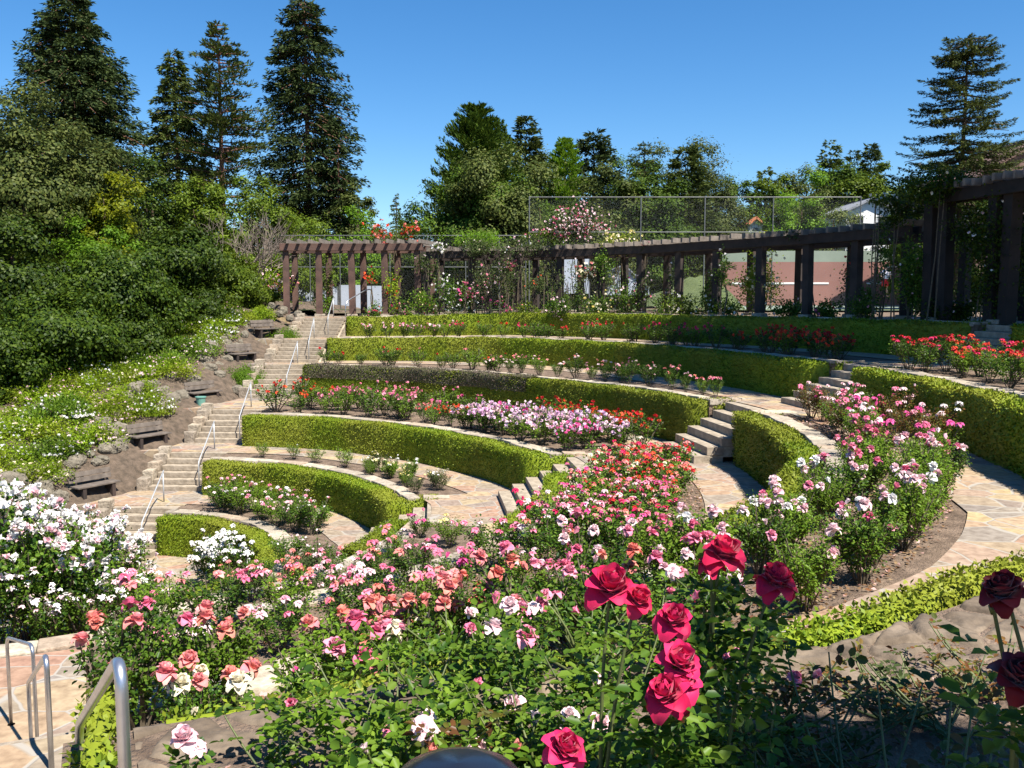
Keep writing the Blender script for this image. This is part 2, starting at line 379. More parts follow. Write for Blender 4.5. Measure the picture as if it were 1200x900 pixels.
for k in range(1, 6):
    w_ = PW[k]
    band('path', lambda t: min(rk(k + 1, t) - .5 - w_, 16.75 if k == 4 and t < 5 else 99), lambda t: rk(k + 1, t) - .02, -196, 96, lambda t: zk(k, t), M['flag'])
for k in range(2, 6):       # paved landings at the head of the middle stair
    a = math.degrees((MW[k] + .3) / rk(k, MA[k]))
    band('path', lambda t: rk(k, t) + NL - .05, lambda t: rk(k + 1, t) - .5 - PW[k] + .05, MA[k] - a, MA[k] + a, lambda t: zk(k, t), M['flag'], .016)
for k in (4,):
    a = math.degrees((NEAR_HW + .6) / rk(k, NEAR_T))
    band('path', lambda t: rk(k, t) + NL - .05, lambda t: rk(k + 1, t) - .5 - PW[k] + .05, NEAR_T - a, NEAR_T + a, lambda t: zk(k, t), M['flag'], .016)
for k in (3, 4): band('path', lambda t: rk(k, t) + .38, lambda t: rk(k + 1, t) - .5 - PW[k] + .03, -96, -65.2, lambda t: zk(k, t), M['flag'], .012)
band('path', lambda t: rk(5, t) + .4, lambda t: 24, -96, -64.9, lambda t: zk(5, t), M['flag'], .012)
band('path', lambda t: rk(2, t) + .4, lambda t: rk(3, t) - 1.5, -6, 13, lambda t: Z[2], M['flag'], .012)
band('path', lambda t: rk(6, t) + .45, lambda t: rk(6, t) + 3.6, -20, 96, lambda t: zk(6, t), M['flag'])

# retaining walls behind the hedges and copings on top of them
def arc_pieces(k, t0, t1):
    """angular pieces of riser k between the stair notches"""
    cuts = []
    if k >= 2: cuts.append((MA[k], MW[k]))
    if k in (4, 5): cuts.append((NEAR_T, NEAR_HW))
    segs = [(t0, t1)]
    for c, hw in cuts:
        a = math.degrees(hw / rk(k, c)); out = []
        for s0, s1 in segs:
            if s0 < c < s1: out += [(s0, c - a), (c + a, s1)]
            else: out.append((s0, s1))
        segs = out
    return segs
ORD = 'first second third fourth fifth sixth seventh eighth ninth tenth eleventh twelfth thirteenth fourteenth fifteenth sixteenth seventeenth eighteenth nineteenth twentieth'.split()
def ordn(i):
    if i < 20: return ORD[i]
    n = i + 1; tens = {2: 'twenty', 3: 'thirty', 4: 'forty', 5: 'fifty', 6: 'sixty', 7: 'seventy', 8: 'eighty', 9: 'ninety'}[n // 10]
    return (tens[:-1] + 'ieth') if n % 10 == 0 else tens + '-' + ORD[n % 10 - 1]
LEV = {1: 'lowest', 2: 'second lowest', 3: 'third lowest', 4: 'third highest', 5: 'second highest', 6: 'highest'}
def block(mb, c, dirv, L, W, H, jit=.015):
    a = math.atan2(dirv[1], dirv[0]); mb.box(c, (L, W, H), Matrix.Rotation(a, 3, 'Z'), jit)
def coping_line(mb, pts, zf, wdt=.36, hgt=.12, la=.38, lb=.85):
    """stone blocks laid along a polyline of xy points"""
    P = np.array(pts); seg = np.linalg.norm(np.diff(P, axis=0), axis=1); s = np.concatenate([[0], np.cumsum(seg)]); L = s[-1]; u = 0
    while u < L - .1:
        l = min(random.uniform(la, lb), L - u); m = u + l / 2
        c = np.array([np.interp(m, s, P[:, 0]), np.interp(m, s, P[:, 1])])
        e = np.array([np.interp(min(m + .1, L), s, P[:, 0]), np.interp(min(m + .1, L), s, P[:, 1])]) - np.array([np.interp(max(m - .1, 0), s, P[:, 0]), np.interp(max(m - .1, 0), s, P[:, 1])])
        block(mb, (c[0], c[1], zf + random.uniform(-.012, .012)), e, l - .018, wdt + random.uniform(-.05, .05), hgt, .018); u += l
side = {0: 'nearer the camera', 1: 'on the far side'}
for k in range(1, 7):
    segs = arc_pieces(k, {1: -120, 2: -110, 3: -105, 4: -100, 5: -100, 6: -30}[k], thmax(rk(k, 88)) - .2)
    for i, (a, b) in enumerate(segs):
        if k == 5 and b < 10:
            if a < -90: b = -69.5
            else: a = -35.8
        ts = np.linspace(a, b, max(3, int((b - a) / 1.0)))
        mb = MB()
        for t in [(a, b)]:
            coping_line(mb, [pol(rk(k, t) + .19, t) for t in ts], float(zk(k, a * .5 + b * .5)) if k < 5 else 0, .36)
        if k >= 5:      # follow the fall of the upper levels
            mb.v = [(x, y, z + float(zk(k, math.degrees(math.atan2(y - C0[1], x - C0[0]))))) for x, y, z in mb.v]
        ends = []
        if k >= 2:
            if abs(a - (MA[k] + math.degrees(MW[k] / rk(k, MA[k])))) < .01: ends.append((a, 1))
            if abs(b - (MA[k] - math.degrees(MW[k] / rk(k, MA[k])))) < .01: ends.append((b, -1))
        for t, sg in ends:
            u = np.array([math.cos(R(MA[k])), math.sin(R(MA[k]))]); v = np.array([-u[1], u[0]]) * sg; o = C0 + v * (MW[k] + .19)
            coping_line(mb, [o + u * (rk(k, t) + .3), o + u * (rk(k, t) + .95)], float(zk(k, t)) + .003, .34)
        o = mb.build('stone_coping', M['stone'], bevel=.018)
        where = ['beyond the near stair by the camera', 'on the near side of the middle stair', 'running from middle stair to long stair']
        wi = where[i + 3 - len(segs)] if len(segs) > 1 else 'curving round the paved centre'
        tag(o, f'pale stone coping behind the {LEV[k]} hedge, {wi}', 'coping', 'stone copings edging the rose beds')

# hedges
def ribbon_hedge(name, pts, z0, z1, thick, mat, label, leaf=.05, dens=900, wob=.03, zfun=None, cat='hedge'):
    if thick > .3: wob = .05
    P = np.array(pts, float); seg = np.linalg.norm(np.diff(P, axis=0), axis=1); s = np.concatenate([[0], np.cumsum(seg)]); L = s[-1]
    n = max(3, int(L / .25)); u = np.linspace(0, L, n); X = np.interp(u, s, P[:, 0]); Y = np.interp(u, s, P[:, 1])
    T = np.stack([np.gradient(X), np.gradient(Y)], 1); T /= np.linalg.norm(T, axis=1)[:, None]; Nv = np.stack([-T[:, 1], T[:, 0]], 1)
    h = z1 - z0; ht = thick / 2
    sec = [(-1, 0), (-1, .5), (-1, .93), (-.8, 1), (0, 1.01), (.8, 1), (1, .93), (1, .5), (1, 0)]; m = len(sec)
    ph = random.uniform(0, 9); V = []
    zb = np.zeros(n) if zfun is None else np.array([zfun(x, y) for x, y in zip(X, Y)])
    for i in range(n):
        for a, b in sec:
            o = (ht - .02) * a + wob * math.sin(u[i] * 1.9 + ph + b * 3) * .6
            V.append((X[i] + Nv[i, 0] * o, Y[i] + Nv[i, 1] * o, z0 + zb[i] + (h - .02) * b + (wob * .5 * math.sin(u[i] * 2.7 + ph) if b > .9 else 0)))
    Fq = [(i * m + j, i * m + j + 1, (i + 1) * m + j + 1, (i + 1) * m + j) for i in range(n - 1) for j in range(m - 1)]
    # end caps as quads
    for i0 in (0, (n - 1) * m):
        Fq += [(i0 + 0, i0 + 1, i0 + 7, i0 + 8), (i0 + 1, i0 + 2, i0 + 6, i0 + 7), (i0 + 2, i0 + 3, i0 + 5, i0 + 6), (i0 + 3, i0 + 4, i0 + 5, i0 + 5)]
    Fq = [f for f in Fq if len(set(f)) == 4]
    # leaf cards over front, top, back, ends
    area = L * (2 * h + thick); cnt = int(area * dens)
    uu = rng.uniform(0, L, cnt); sel = rng.uniform(0, 2 * h + thick, cnt)
    px = np.interp(uu, s, P[:, 0]); py = np.interp(uu, s, P[:, 1]); tx = np.interp(uu, u, T[:, 0]); ty = np.interp(uu, u, T[:, 1])
    nx, ny = -ty, tx; zz = np.interp(uu, u, zb)
    off = np.where(sel < h, -ht, np.where(sel < 2 * h, ht, sel - 2 * h - ht)); hz = np.where(sel < h, sel, np.where(sel < 2 * h, sel - h, h))
    on = np.where(sel < h, -1.0, np.where(sel < 2 * h, 1.0, 0)); oz = np.where(sel >= 2 * h, 1.0, .15)
    wv = wob * .6 * np.sin(uu * 1.9 + ph + hz / h * 3) + .05 * wob * rng.normal(size=cnt)
    # chamfer the top edges a bit
    off = off * (1 - .12 * np.clip((hz / h - .9) / .1, 0, 1) * (sel < 2 * h))
    Pp = np.stack([px + nx * (off + wv), py + ny * (off + wv), z0 + zz + hz + .02 * np.sin(uu * 2.7 + ph)], 1)
    Nn = np.stack([nx * on, ny * on, oz], 1); Pp = Pp - Nn * leaf * .3 + rng.normal(size=(cnt, 3)) * .012
    A = unit(Nn * rng.uniform(.0, .5, (cnt, 1)) + rdir(cnt) * .8 + np.array([0, 0, .15]))
    vl, fl = leaves(Pp, A, unit(Nn + rdir(cnt) * .45), rng.uniform(.7, 1.3, cnt) * leaf, leaf * .62)
    # end cards
    ec = int(thick * h * dens * 2)
    eu = rng.integers(0, 2, ec); ei = np.where(eu == 0, 0, n - 1); es = np.where(eu == 0, -1., 1.)
    eo = rng.uniform(-ht, ht, ec); eh = rng.uniform(0, h, ec)
    Pe = np.stack([X[ei] + Nv[ei, 0] * eo, Y[ei] + Nv[ei, 1] * eo, z0 + zb[ei] + eh], 1)
    Ne = np.stack([T[ei, 0] * es, T[ei, 1] * es, np.full(ec, .1)], 1); Ae = unit(Ne * .5 + rdir(ec))
    ve, fe = leaves(Pe, Ae, unit(Ne + rdir(ec) * .8), leaf, leaf * .62)
    Vv, Ff = join([(np.array(V), np.array(Fq)), (vl, fl), (ve, fe)])
    o = link(name, npmesh(name, Vv, Ff, mat)); tag(o, label, cat, 'clipped hedges of the terraces'); return o
LEAF = {1: .045, 2: .045, 3: .045, 4: .05, 5: .06, 6: .07}; DENS = {1: 1500, 2: 1500, 3: 1500, 4: 1200, 5: 850, 6: 650}
def stair_side(k, sg, r0, r1, extra=.02):
    c = MA[k]; hw = MW[k]
    u = np.array([math.cos(R(c)), math.sin(R(c))]); v = np.array([-u[1], u[0]]) * sg
    return [C0 + v * (hw + extra) + u * r for r in np.linspace(r0, r1, 3)]
for k in range(1, 7):
    segs = arc_pieces(k, {1: -70, 2: -24, 3: -26, 4: -42, 5: -33, 6: -22}[k], thmax(rk(k, 88)) - .3)
    if k == 5: segs = [(-33, segs[0][1])] + segs[1:]
    segs = [x for x in segs if x[1] - x[0] > 4 and x[1] > -64]
    for a, b in segs:
        ts = np.linspace(a, b, int((b - a) / 1.5) + 2); pts = [pol(rk(k, t) - .27, t) for t in ts]
        far = b > 60
        if k >= 2:
            if far: pts = stair_side(k, 1, rk(k, MA[k]) + .55, rk(k, MA[k]) - .1, extra=.22)[:2] + pts[1:]
            else: pts = pts[:-1] + stair_side(k, -1, rk(k, MA[k]) - .2, rk(k, MA[k]) + .55, extra=.22)
        lab = f'{"bright green" if k < 4 else "green"} clipped hedge of the {LEV[k]} terrace, ' + ('left of the middle stair' if far and k > 1 else 'right of the middle stair' if k > 1 else 'curving round the paved centre')
        z0 = zk(k - 1, 0); z1 = zk(k, 0)
        mat = M['hedge']
        ribbon_hedge('hedge', pts, float(z0) - .03, float(z1) + .03, .5, mat, lab, LEAF[k], DENS[k],
                     zfun=(lambda x, y, k=k: float(zk(k, math.degrees(math.atan2(y - C0[1], x - C0[0]))) - Z[k])) if k >= 5 else None)
        if k == 4 and far:    # the purple-brown top growth of this hedge towards the long stair
            t2 = np.linspace(46, b - .2, 24)
            o = ribbon_hedge('hedge', [pol(rk(4, t) - .27, t) for t in t2], Z[4] - .42, Z[4] + .07, .56, M['hedge_purple'],
                         'dusky purple top growth along the third highest hedge near the long stair', .05, 900)
# low ivy hedge along the near wall, both sides of nothing but the camera bed
ribbon_hedge('ivy_hedge', [pol(rk(5, t) - .08, t) for t in np.linspace(-63.9, -57.6, 12)], Z[4], Z[5] + .0, .10, M['hedge'],
             'thin ivy edging on the wall at the lower left, below the coral roses', .03, 1500, .05)
ts = np.linspace(-57.4, -36, 40)
ribbon_hedge('ivy_hedge', [pol(rk(5, t) - .13, t) for t in ts], Z[4], Z[5] + .04, .22, M['hedge'],
             'low yellow-green ivy hedge capping the stone wall nearest the camera', .035, 2600, .05)
u_ = np.array([math.cos(R(NEAR_T)), math.sin(R(NEAR_T))]); v_ = np.array([-u_[1], u_[0]])
for k in (4, 5):
    ribbon_hedge('ivy', [C0 + v_ * (NEAR_HW + .1) + u_ * r for r in np.linspace(rk(k, NEAR_T) - .4, rk(k, NEAR_T) + 1.0, 4)], Z[k - 1], Z[k] + .03, .14, M['hedge'],
             f'narrow ivy strip on the wall beside the {"upper" if k == 5 else "lower"} flight with pipe handrails', .035, 2600, .03, cat='ivy')

# near coping: rough wide wall top between the ivy hedge and the camera's bed
from mathutils import noise as mnz
nt_, nr_ = 620, 42; V = []; ta = np.linspace(-64.3, -36, nt_)
for t in ta:
    wdt = .34 + .14 * min(1, max(0, (t + 62) / 6)); r0 = rk(5, t) + .01
    for i in range(nr_):
        f_ = i / (nr_ - 1); r = r0 + wdt * f_; p = pol(r, t); q = Vector((R(t) * 18 * 3.2, r * 4.4, 0)); q += mnz.noise_vector(q * .8) * .35
        d_, pts_ = mnz.voronoi(q); e_ = min(1, (d_[1] - d_[0]) / .16); hh = .05 * (e_ ** .5) + .035 * mnz.noise(pts_[0] * 3.7) + .012 * mnz.noise(q * 3) + .006 * mnz.noise(q * 11)
        if i in (0, nr_ - 1): hh = -.12
        V.append((p[0], p[1], Z[5] - .03 + hh))
Fq = [(i * nr_ + j, (i + 1) * nr_ + j, (i + 1) * nr_ + j + 1, i * nr_ + j + 1) for i in range(nt_ - 1) for j in range(nr_ - 1)]
M['nearstone'] = simple('rough_tan_stone', (.17, .13, .09), (.42, .34, .25), 3.4, .95, .9, .012, 8, 0, 1)
tag(link('stone_coping', npmesh('stone_coping', V, Fq, M['nearstone'], True)), 'rough wide stone wall top closest to the camera, beside the ivy', 'wall top')

# stairs
def steps(root, org, u, v, hw, r0, r1, z0, z1, n, mat):
    """n steps from (r0,z0) rising to (r1,z1); u = direction of climb, v = across"""
    run = (r1 - r0) / n; rise = (z1 - z0) / n; a = math.atan2(u[1], u[0])
    for i in range(n):
        c = np.array(org) + np.array(u) * (r0 + run * (i + .5) + .02); mb = MB()
        mb.box((0, 0, 0), (run + .07, hw * 2, rise - .004), None, .006); mb.box((.03, 0, -rise * .5 - .12), (run, hw * 2 - .04, .24))
        o = mb.build('step', mat, root, bevel=.012); o.location = (c[0] - root.location[0], c[1] - root.location[1], z0 + rise * (i + .5) - root.location[2]); o.rotation_euler = (0, 0, a + random.uniform(-.006, .006))
FL = [(22.3, 24.0, 0, 1, 6), (25.7, 27.4, 1, 2, 6), (28.8, 30.5, 2, 3, 6), (33.4, 35.5, 3, 4, 7), (36.1, 37.7, 4, 5, 6), (38.8, 40.6, 5, 6, 6)]
ZS = {0: -6.5, 1: -5.55, 2: -4.65, 3: -3.72, 4: -2.57, 5: -1.68, 6: -.85}
fname = ['lowest', 'second', 'third', 'fourth', 'fifth', 'top']
du = np.array([.0872, .9962])
for i, (y0, y1, a, b, n) in enumerate(FL):
    xc = (xr(y0) + xl(y0)) / 2; root = empty('stone_stair', (xc, y0, ZS[a])); tag(root, f'{fname[i]} flight of pale stone steps up the long left stair' if 0 < i < 5 else f'{fname[i]} flight of pale stone steps of the long left stair', 'stair', 'flights of the long stair')
    steps(root, (xc, y0), du, (-du[1], du[0]), .88, 0, (y1 - y0), ZS[a], ZS[b], n, M['step'])
    # cheek wall on the rock side
    mb = MB()
    for q in range(5):
        yy = y0 + (y1 - y0) * (q + .5) / 5; zt = ZS[a] + (ZS[b] - ZS[a]) * (q + 1.2) / 5 + .16
        hh = .75; mb.box((xl(yy) - .17, yy, zt - hh / 2), (.32, (y1 - y0) / 5 - .01, hh), None, .02)
    tag(mb.build('cheek_wall', M['stonewall'], bevel=.025), f'stone cheek wall beside the {fname[i]} flight of the long stair', 'wall', 'cheek walls of the long stair')
# landings
for i, (y0, y1, k, ext) in enumerate([(18, 22.4, 0, 0), (23.9, 25.8, 1, 1.5), (27.3, 28.9, 2, 1.5), (30.4, 33.5, 3, 1.5), (35.4, 36.2, 4, 1.3), (37.6, 38.9, 5, 1.3), (40.5, 47, 6, 1.5)]):
    mb = MB(); mb.add([(xl(y0) - ext, y0, ZS[k]), (xr(y0) + .1, y0, ZS[k]), (xr(y1) + .1, y1, ZS[k]), (xl(y1) - ext, y1, ZS[k])], [(0, 1, 2, 3)])
    mb.add([(xl(y0) - ext, y0, ZS[k]), (xr(y0) + .1, y0, ZS[k]), (xr(y0) + .1, y0, ZS[k] - .8), (xl(y0) - ext, y0, ZS[k] - .8)], [(3, 2, 1, 0)])
    o = mb.build('path', M['flag']); o.location.z = .022; tag(o, kind='structure')
for k in (2, 3, 4, 5, 6):
    um = np.array([math.cos(R(MA[k])), math.sin(R(MA[k]))]); vm = np.array([-um[1], um[0]])
    r0 = float(rk(k, MA[k])) - 1.3; c = C0 + um * r0; root = empty('stone_stair', (c[0], c[1], Z[k - 1]))
    tag(root, f'short stone stair through the gap in the {LEV[k]} hedge', 'stair', 'short stairs between hedges')
    steps(root, C0, um, vm, MW[k] - .03, r0, r0 + 1.94, Z[k - 1], Z[k], 6, M['step'])
for k in (4, 5):
    r0 = float(rk(k, NEAR_T)) - 1.3; c = C0 + u_ * r0; root = empty('stone_stair', (c[0], c[1], Z[k - 1]))
    tag(root, f'stone stair beside the pipe handrail, {"closest to the camera" if k == 5 else "lower flight near the left edge"}', 'stair', 'stairs by the camera')
    steps(root, C0, u_, v_, NEAR_HW - .01, r0, r0 + 1.94, Z[k - 1], Z[k], 6, M['stonewall'])

# ------------------------------------------------------------------ handrails
def rounded(pts, rad, n=6):
    P = [Vector(p) for p in pts]; out = [P[0]]
    for i in range(1, len(P) - 1):
        a = (P[i - 1] - P[i]); b = (P[i + 1] - P[i]); r = min(rad, a.length * .45, b.length * .45); a = P[i] + a.normalized() * r; b = P[i] + b.normalized() * r
        for q in range(n + 1):
            t = q / n; out.append(a * (1 - t) ** 2 + P[i] * 2 * t * (1 - t) + b * t * t)
    return out + [P[-1]]
for i, (y0, y1, a, b, n) in enumerate(FL):
    root = empty('handrail', (xr(y1) - .55, y1 + .5, ZS[b])); x1 = xr(y1) - .62; x0 = xr(y0) - .30
    tag(root, f'slanting steel handrail on the {fname[i]} flight of the long stair', 'handrail', 'handrails of the long stair')
    o = root.location; rel = lambda x, y, z: (x - o.x, y - o.y, z - o.z)
    top = rel(x1, y1 + .35, ZS[b] + .88); low = rel(x0, y0 + .05, ZS[a] + .86)
    MB().tube(rounded([top, low, rel(x0, y0 + .05, ZS[a])], .12), .018, 8).build('rail', M['steel_pale'], root, smooth=True)
    MB().tube([rel(x1, y1 + .3, ZS[b] + .86), rel(x1, y1 + .3, ZS[b])], .02, 8).build('post', M['steel_pale'], root, smooth=True)
    ym = (y0 + y1) / 2
# navy-looking curved rail head at the top of the long stair
root = empty('handrail', (-6.9, 41.6, -.85)); tag(root, 'hooked handrail end standing at the head of the long stair', 'handrail')
MB().tube(rounded([(-.55, -1.0, .0), (-.55, -1.0, .7), (.15, .35, 1.25), (.35, .9, 1.3), (.35, .9, .0)], .35), .026, 8).build('rail', M['steel'], root, smooth=True)

def near_rail(label, ax, ay, az, bx, by, bz, h, h2, rad):
    root = empty('handrail', (ax, ay, az)); tag(root, label, 'handrail', 'pipe handrails by the camera')
    d_ = (bx - ax, by - ay, bz - az)
    MB().tube(rounded([(0, 0, 0), (0, 0, h), (d_[0], d_[1], d_[2] + h2), (d_[0], d_[1], d_[2])], .10, 10), rad, 16).build('rail', M['steel'], root, smooth=True)
    for q in ((0, 0, 0), d_):
        MB().tube([(q[0], q[1], q[2]), (q[0], q[1], q[2] + .012)], rad * 2.2, 16).build('base_flange', M['steel'], root, smooth=False)
p1 = atY(141, 770, 2.0); p2 = atY(92, 850, 3.1)
near_rail('steel pipe handrail nearest the camera at the lower left', p1[0], p1[1], Z[5], p2[0], p2[1], Z[4], p1[2] - Z[5], p2[2] - Z[4], .0145)
p1 = atY(54, 768, 4.7); p2 = atY(33, 800, 6.6)
near_rail('second steel pipe handrail, just beyond the nearest one', p1[0], p1[1], Z[4], p2[0], p2[1], Z[3], p1[2] - Z[4], p2[2] - Z[3], .0145)
p1 = atY(38, 756, 6.9); p2 = atY(28, 747, 7.6)
near_rail('farthest small pipe handrail at the far left foot of the near stair', p1[0], p1[1], Z[3], p2[0] - .15, p2[1], Z[3], p1[2] - Z[3], p2[2] - Z[3], .0145)
# dark rounded cap at the bottom edge
c = atY(537, 917, 1.05)
mb = MB(); prof_ = [(0, .045), (.045, .040), (.075, .027), (.092, .004), (.095, -.02), (.088, -.04), (.08, -.9)]
n = 32
for r, z in prof_:
    for j in range(n): an = 2 * math.pi * j / n; mb.v.append((r * math.cos(an), r * math.sin(an), z))
for i in range(len(prof_) - 1):
    for j in range(n): mb.f.append((i * n + j, (i + 1) * n + j, (i + 1) * n + (j + 1) % n, i * n + (j + 1) % n))
o = mb.build('post_cap', M['navy'], smooth=True); o.location = (c[0], c[1], c[2] - .02); tag(o, 'glossy dark navy rounded post head at the bottom edge', 'post')

# ------------------------------------------------------------------ flowers
def petal(az, tilt, L, W, curl, base=(0, 0, 0), roll=0.0, nu=3, nv=3):
    """curved petal grid; tilt 0 = upright, 90 = flat"""
    V = []; ca, sa = math.cos(az), math.sin(az)
    for i in range(nu + 1):
        s = i / nu; wv = W * (min(1, .38 + s * 1.25)) * (1 - max(0, (s - .5) / .5) ** 2.6 * .72)
        ang = R(tilt) * (.35 + .65 * s) + curl * s * s
        rr = L * s * math.sin(ang) + .12 * L; hh = L * s * math.cos(ang)
        for j in range(nv + 1):
            q = (j / nv - .5) * 2; x = rr - .35 * wv * q * q * math.cos(ang); y = wv * q * .5; z = hh + .18 * wv * q * q * math.sin(ang) - roll * L * s * s * .3
            V.append((base[0] + x * ca - y * sa, base[1] + x * sa + y * ca, base[2] + z))
    n = nv + 1; Fq = [(i * n + j, i * n + j + 1, (i + 1) * n + j + 1, (i + 1) * n + j) for i in range(nu) for j in range(nv)]
    return np.array(V), np.array(Fq)
def bloom_mesh(name, kind, mat, seed=0):
    rs = random.Random(seed); parts = []
    if kind == 'tea':       # full rose, unit diameter ~1
        rings = [(3, 3, .50, .26, -.25), (4, 8, .53, .36, -.25), (4, 14, .54, .46, -.2), (5, 22, .54, .52, -.1), (5, 34, .52, .56, .15), (5, 50, .48, .58, .55), (3, 74, .44, .50, .7)]; nu = 7
    elif kind == 'open':
        rings = [(4, 22, .28, .26, .1), (5, 48, .38, .40, .3), (6, 74, .48, .48, .5)]; nu = 3
    elif kind == 'bud':
        rings = [(3, 3, .62, .34, -.1), (3, 8, .62, .38, -.05)]; nu = 4
    else:                   # small
        rings = [(3, 25, .34, .34, .2), (5, 62, .46, .46, .4)]; nu = 2
    for ri, (n, tilt, L, W, curl) in enumerate(rings):
        for i in range(n):
            az = 2 * math.pi * (i + .5 * (ri % 2)) / n + rs.uniform(-.25, .25)
            parts.append(petal(az, tilt + rs.uniform(-7, 9), L * rs.uniform(.9, 1.1), W * rs.uniform(.9, 1.15), curl + rs.uniform(-.2, .25), (0, 0, -.012 * ri), rs.uniform(0, .5), nu, {2: 2, 3: 3, 4: 4}.get(nu, 6)))
    v, f = join(parts); return npmesh(name, v, f, mat, True)
BL = {}
def bloom(kind, colr):
    key = (kind, colr)
    if key not in BL: BL[key] = [bloom_mesh('bloom', kind, M['p_' + colr], s) for s in range(3 if kind != 'bud' else 1)]
    return random.choice(BL[key])
def blossom_cloud(pts, size, colr):
    """many tiny far blossoms as one mesh: each a few crossed petals"""
    pts = np.asarray(pts); n = len(pts); k = 5
    P = np.repeat(pts, k, 0); A = unit(rdir(n * k) + np.array([0, 0, .5])); sz = np.repeat(rng.uniform(.7, 1.3, n) * size, k)
    return leaves(P - A * sz[:, None] * .15, A, rdir(n * k), sz * .62, sz * .6)

# ------------------------------------------------------------------ rose bushes
def bush_proto(nstem, nleaf, L, six, h=1.0, spread=.55, seed=0, sub=3, fill=.09):
    """returns leaf mesh arrays, stem tubes, tips; height about h"""
    rs = np.random.default_rng(seed); tubes = []; tips = []; src = []
    for i in range(nstem):
        a = 2 * math.pi * i / nstem + rs.uniform(-.4, .4); sp = spread * rs.uniform(.25, 1.0); hh = h * rs.uniform(.72, 1.0) * (1 - .25 * (sp / spread) ** 2)
        b = np.array([math.cos(a) * .05, math.sin(a) * .05, 0]); m = np.array([math.cos(a) * sp * .62, math.sin(a) * sp * .62, hh * .5]); e = np.array([math.cos(a) * sp, math.sin(a) * sp, hh])
        tubes.append([b, m, e]); tips.append(e)
        for t in np.linspace(.3, 1, 14): p = b * (1 - t) ** 2 + 2 * m * t * (1 - t) + e * t * t; src.append(p)
        for j in range(sub):
            t = rs.uniform(.4, .8); p = b * (1 - t) ** 2 + 2 * m * t * (1 - t) + e * t * t
            a2 = a + rs.uniform(-1.6, 1.6); q = p + np.array([math.cos(a2) * .16, math.sin(a2) * .16, h * rs.uniform(.12, .36)]) 
            q[2] = min(q[2], h * 1.02); tubes.append([p, (p + q) / 2 + [0, 0, -.015], q]); tips.append(q)
            for t in np.linspace(.2, 1, 8): src.append(p * (1 - t) + q * t)
    src = np.array(src); P = src[rs.integers(0, len(src), nleaf)]
    D = unit(rs.normal(size=(nleaf, 3)) * [1, 1, .55]); P = P + D * rs.uniform(.01, fill, (nleaf, 1))
    P[:, 2] = np.maximum(P[:, 2], .02)
    A = unit(D + rs.normal(size=(nleaf, 3)) * .35 + [0, 0, -.1]); Nn = unit(rs.normal(size=(nleaf, 3)) * .55 + [0, 0, 1])
    v, f = leaves(P, A, Nn, rs.uniform(.65, 1.25, nleaf) * L, rs.uniform(.55, .75, nleaf) * L, six)
    return v, f, tubes, np.array(tips)
PROTO = {}
for kind, (ns, nl, L, six, cnt, fill, sub) in {'near': (12, 2600, .042, True, 4, .10, 4), 'mid': (10, 1500, .05, False, 4, .10, 3), 'far': (8, 800, .065, False, 3, .11, 2)}.items():
    PROTO[kind] = []
    for s in range(cnt):
        v, f, tb, tips = bush_proto(ns, nl, L, six, 1.0, .42, 100 + s, sub, fill)
        mb = MB()
        for t in tb[:60 if kind == 'near' else 30]: mb.tube(t, [.011, .008, .004] if kind != 'far' else [.014, .01, .008], 5 if kind == 'near' else 4, cap=False)
        stem = mb.mesh('stem', M['cane'])
        leafm = {c: npmesh('foliage', v, f, M[c]) for c in ('rose_leaf', 'rose_leaf_light', 'rose_leaf_red', 'dull_leaf')}
        PROTO[kind].append((leafm, stem, tips))
CNT = {}
def rose_bush(x, y, z, lod, label, colr, size, h=.9, wd=1.0, leaf='rose_leaf', nb=10, kind='open', group=None, cluster=1, cat='rose bush', spread_top=True, name='rose_bush'):
    leafm, stem, tips = random.choice(PROTO[lod]); rz = random.uniform(0, 6.28)
    root = empty(name, (x, y, z), rz); root.scale = (wd * h, wd * h, h); tag(root, label, cat, group)
    link('foliage', leafm[leaf], None, root); link('stem', stem, None, root)
    if nb <= 0: return root
    cl = colr if isinstance(colr, (list, tuple)) else [colr]
    # positions: tips first, then upper shell
    T = tips[np.argsort(-tips[:, 2] + rng.normal(size=len(tips)) * .12)]
    pos = []
    for i in range(nb):
        if i < len(T): p = T[i] + [0, 0, .03]
        else:
            a = random.uniform(0, 6.28); r = .45 * math.sqrt(random.random()); p = np.array([r * math.cos(a), r * math.sin(a), .98 - .9 * r * r + random.uniform(-.18, .03)])
        pos.append(p)
        for q in range(cluster - 1): pos.append(p + rng.normal(size=3) * [.05, .05, .035] / h)
    if lod in ('far',) or len(pos) > 100:
        byc = {}
        for p in pos: byc.setdefault(random.choice(cl), []).append(p * [wd, wd, 1] * h)
        for c, pp in byc.items():
            v, f = blossom_cloud(pp, size, c); o = link('blossoms', npmesh('blossoms', v, f, M['p_' + c]), None, root); o.scale = (1 / (wd * h), 1 / (wd * h), 1 / h)
        return root
    for p in pos:
        s = size * random.uniform(.75, 1.15); c = random.choice(cl); kk = kind if random.random() > .12 else 'bud'
        o = link('bloom', bloom(kk, c), None, root, p); o.scale = (s / (wd * h), s / (wd * h), s / h)
        o.rotation_euler = (random.uniform(-.6, .6), random.uniform(-.6, .6), random.uniform(0, 6.28))
    return root
LABELS = {}
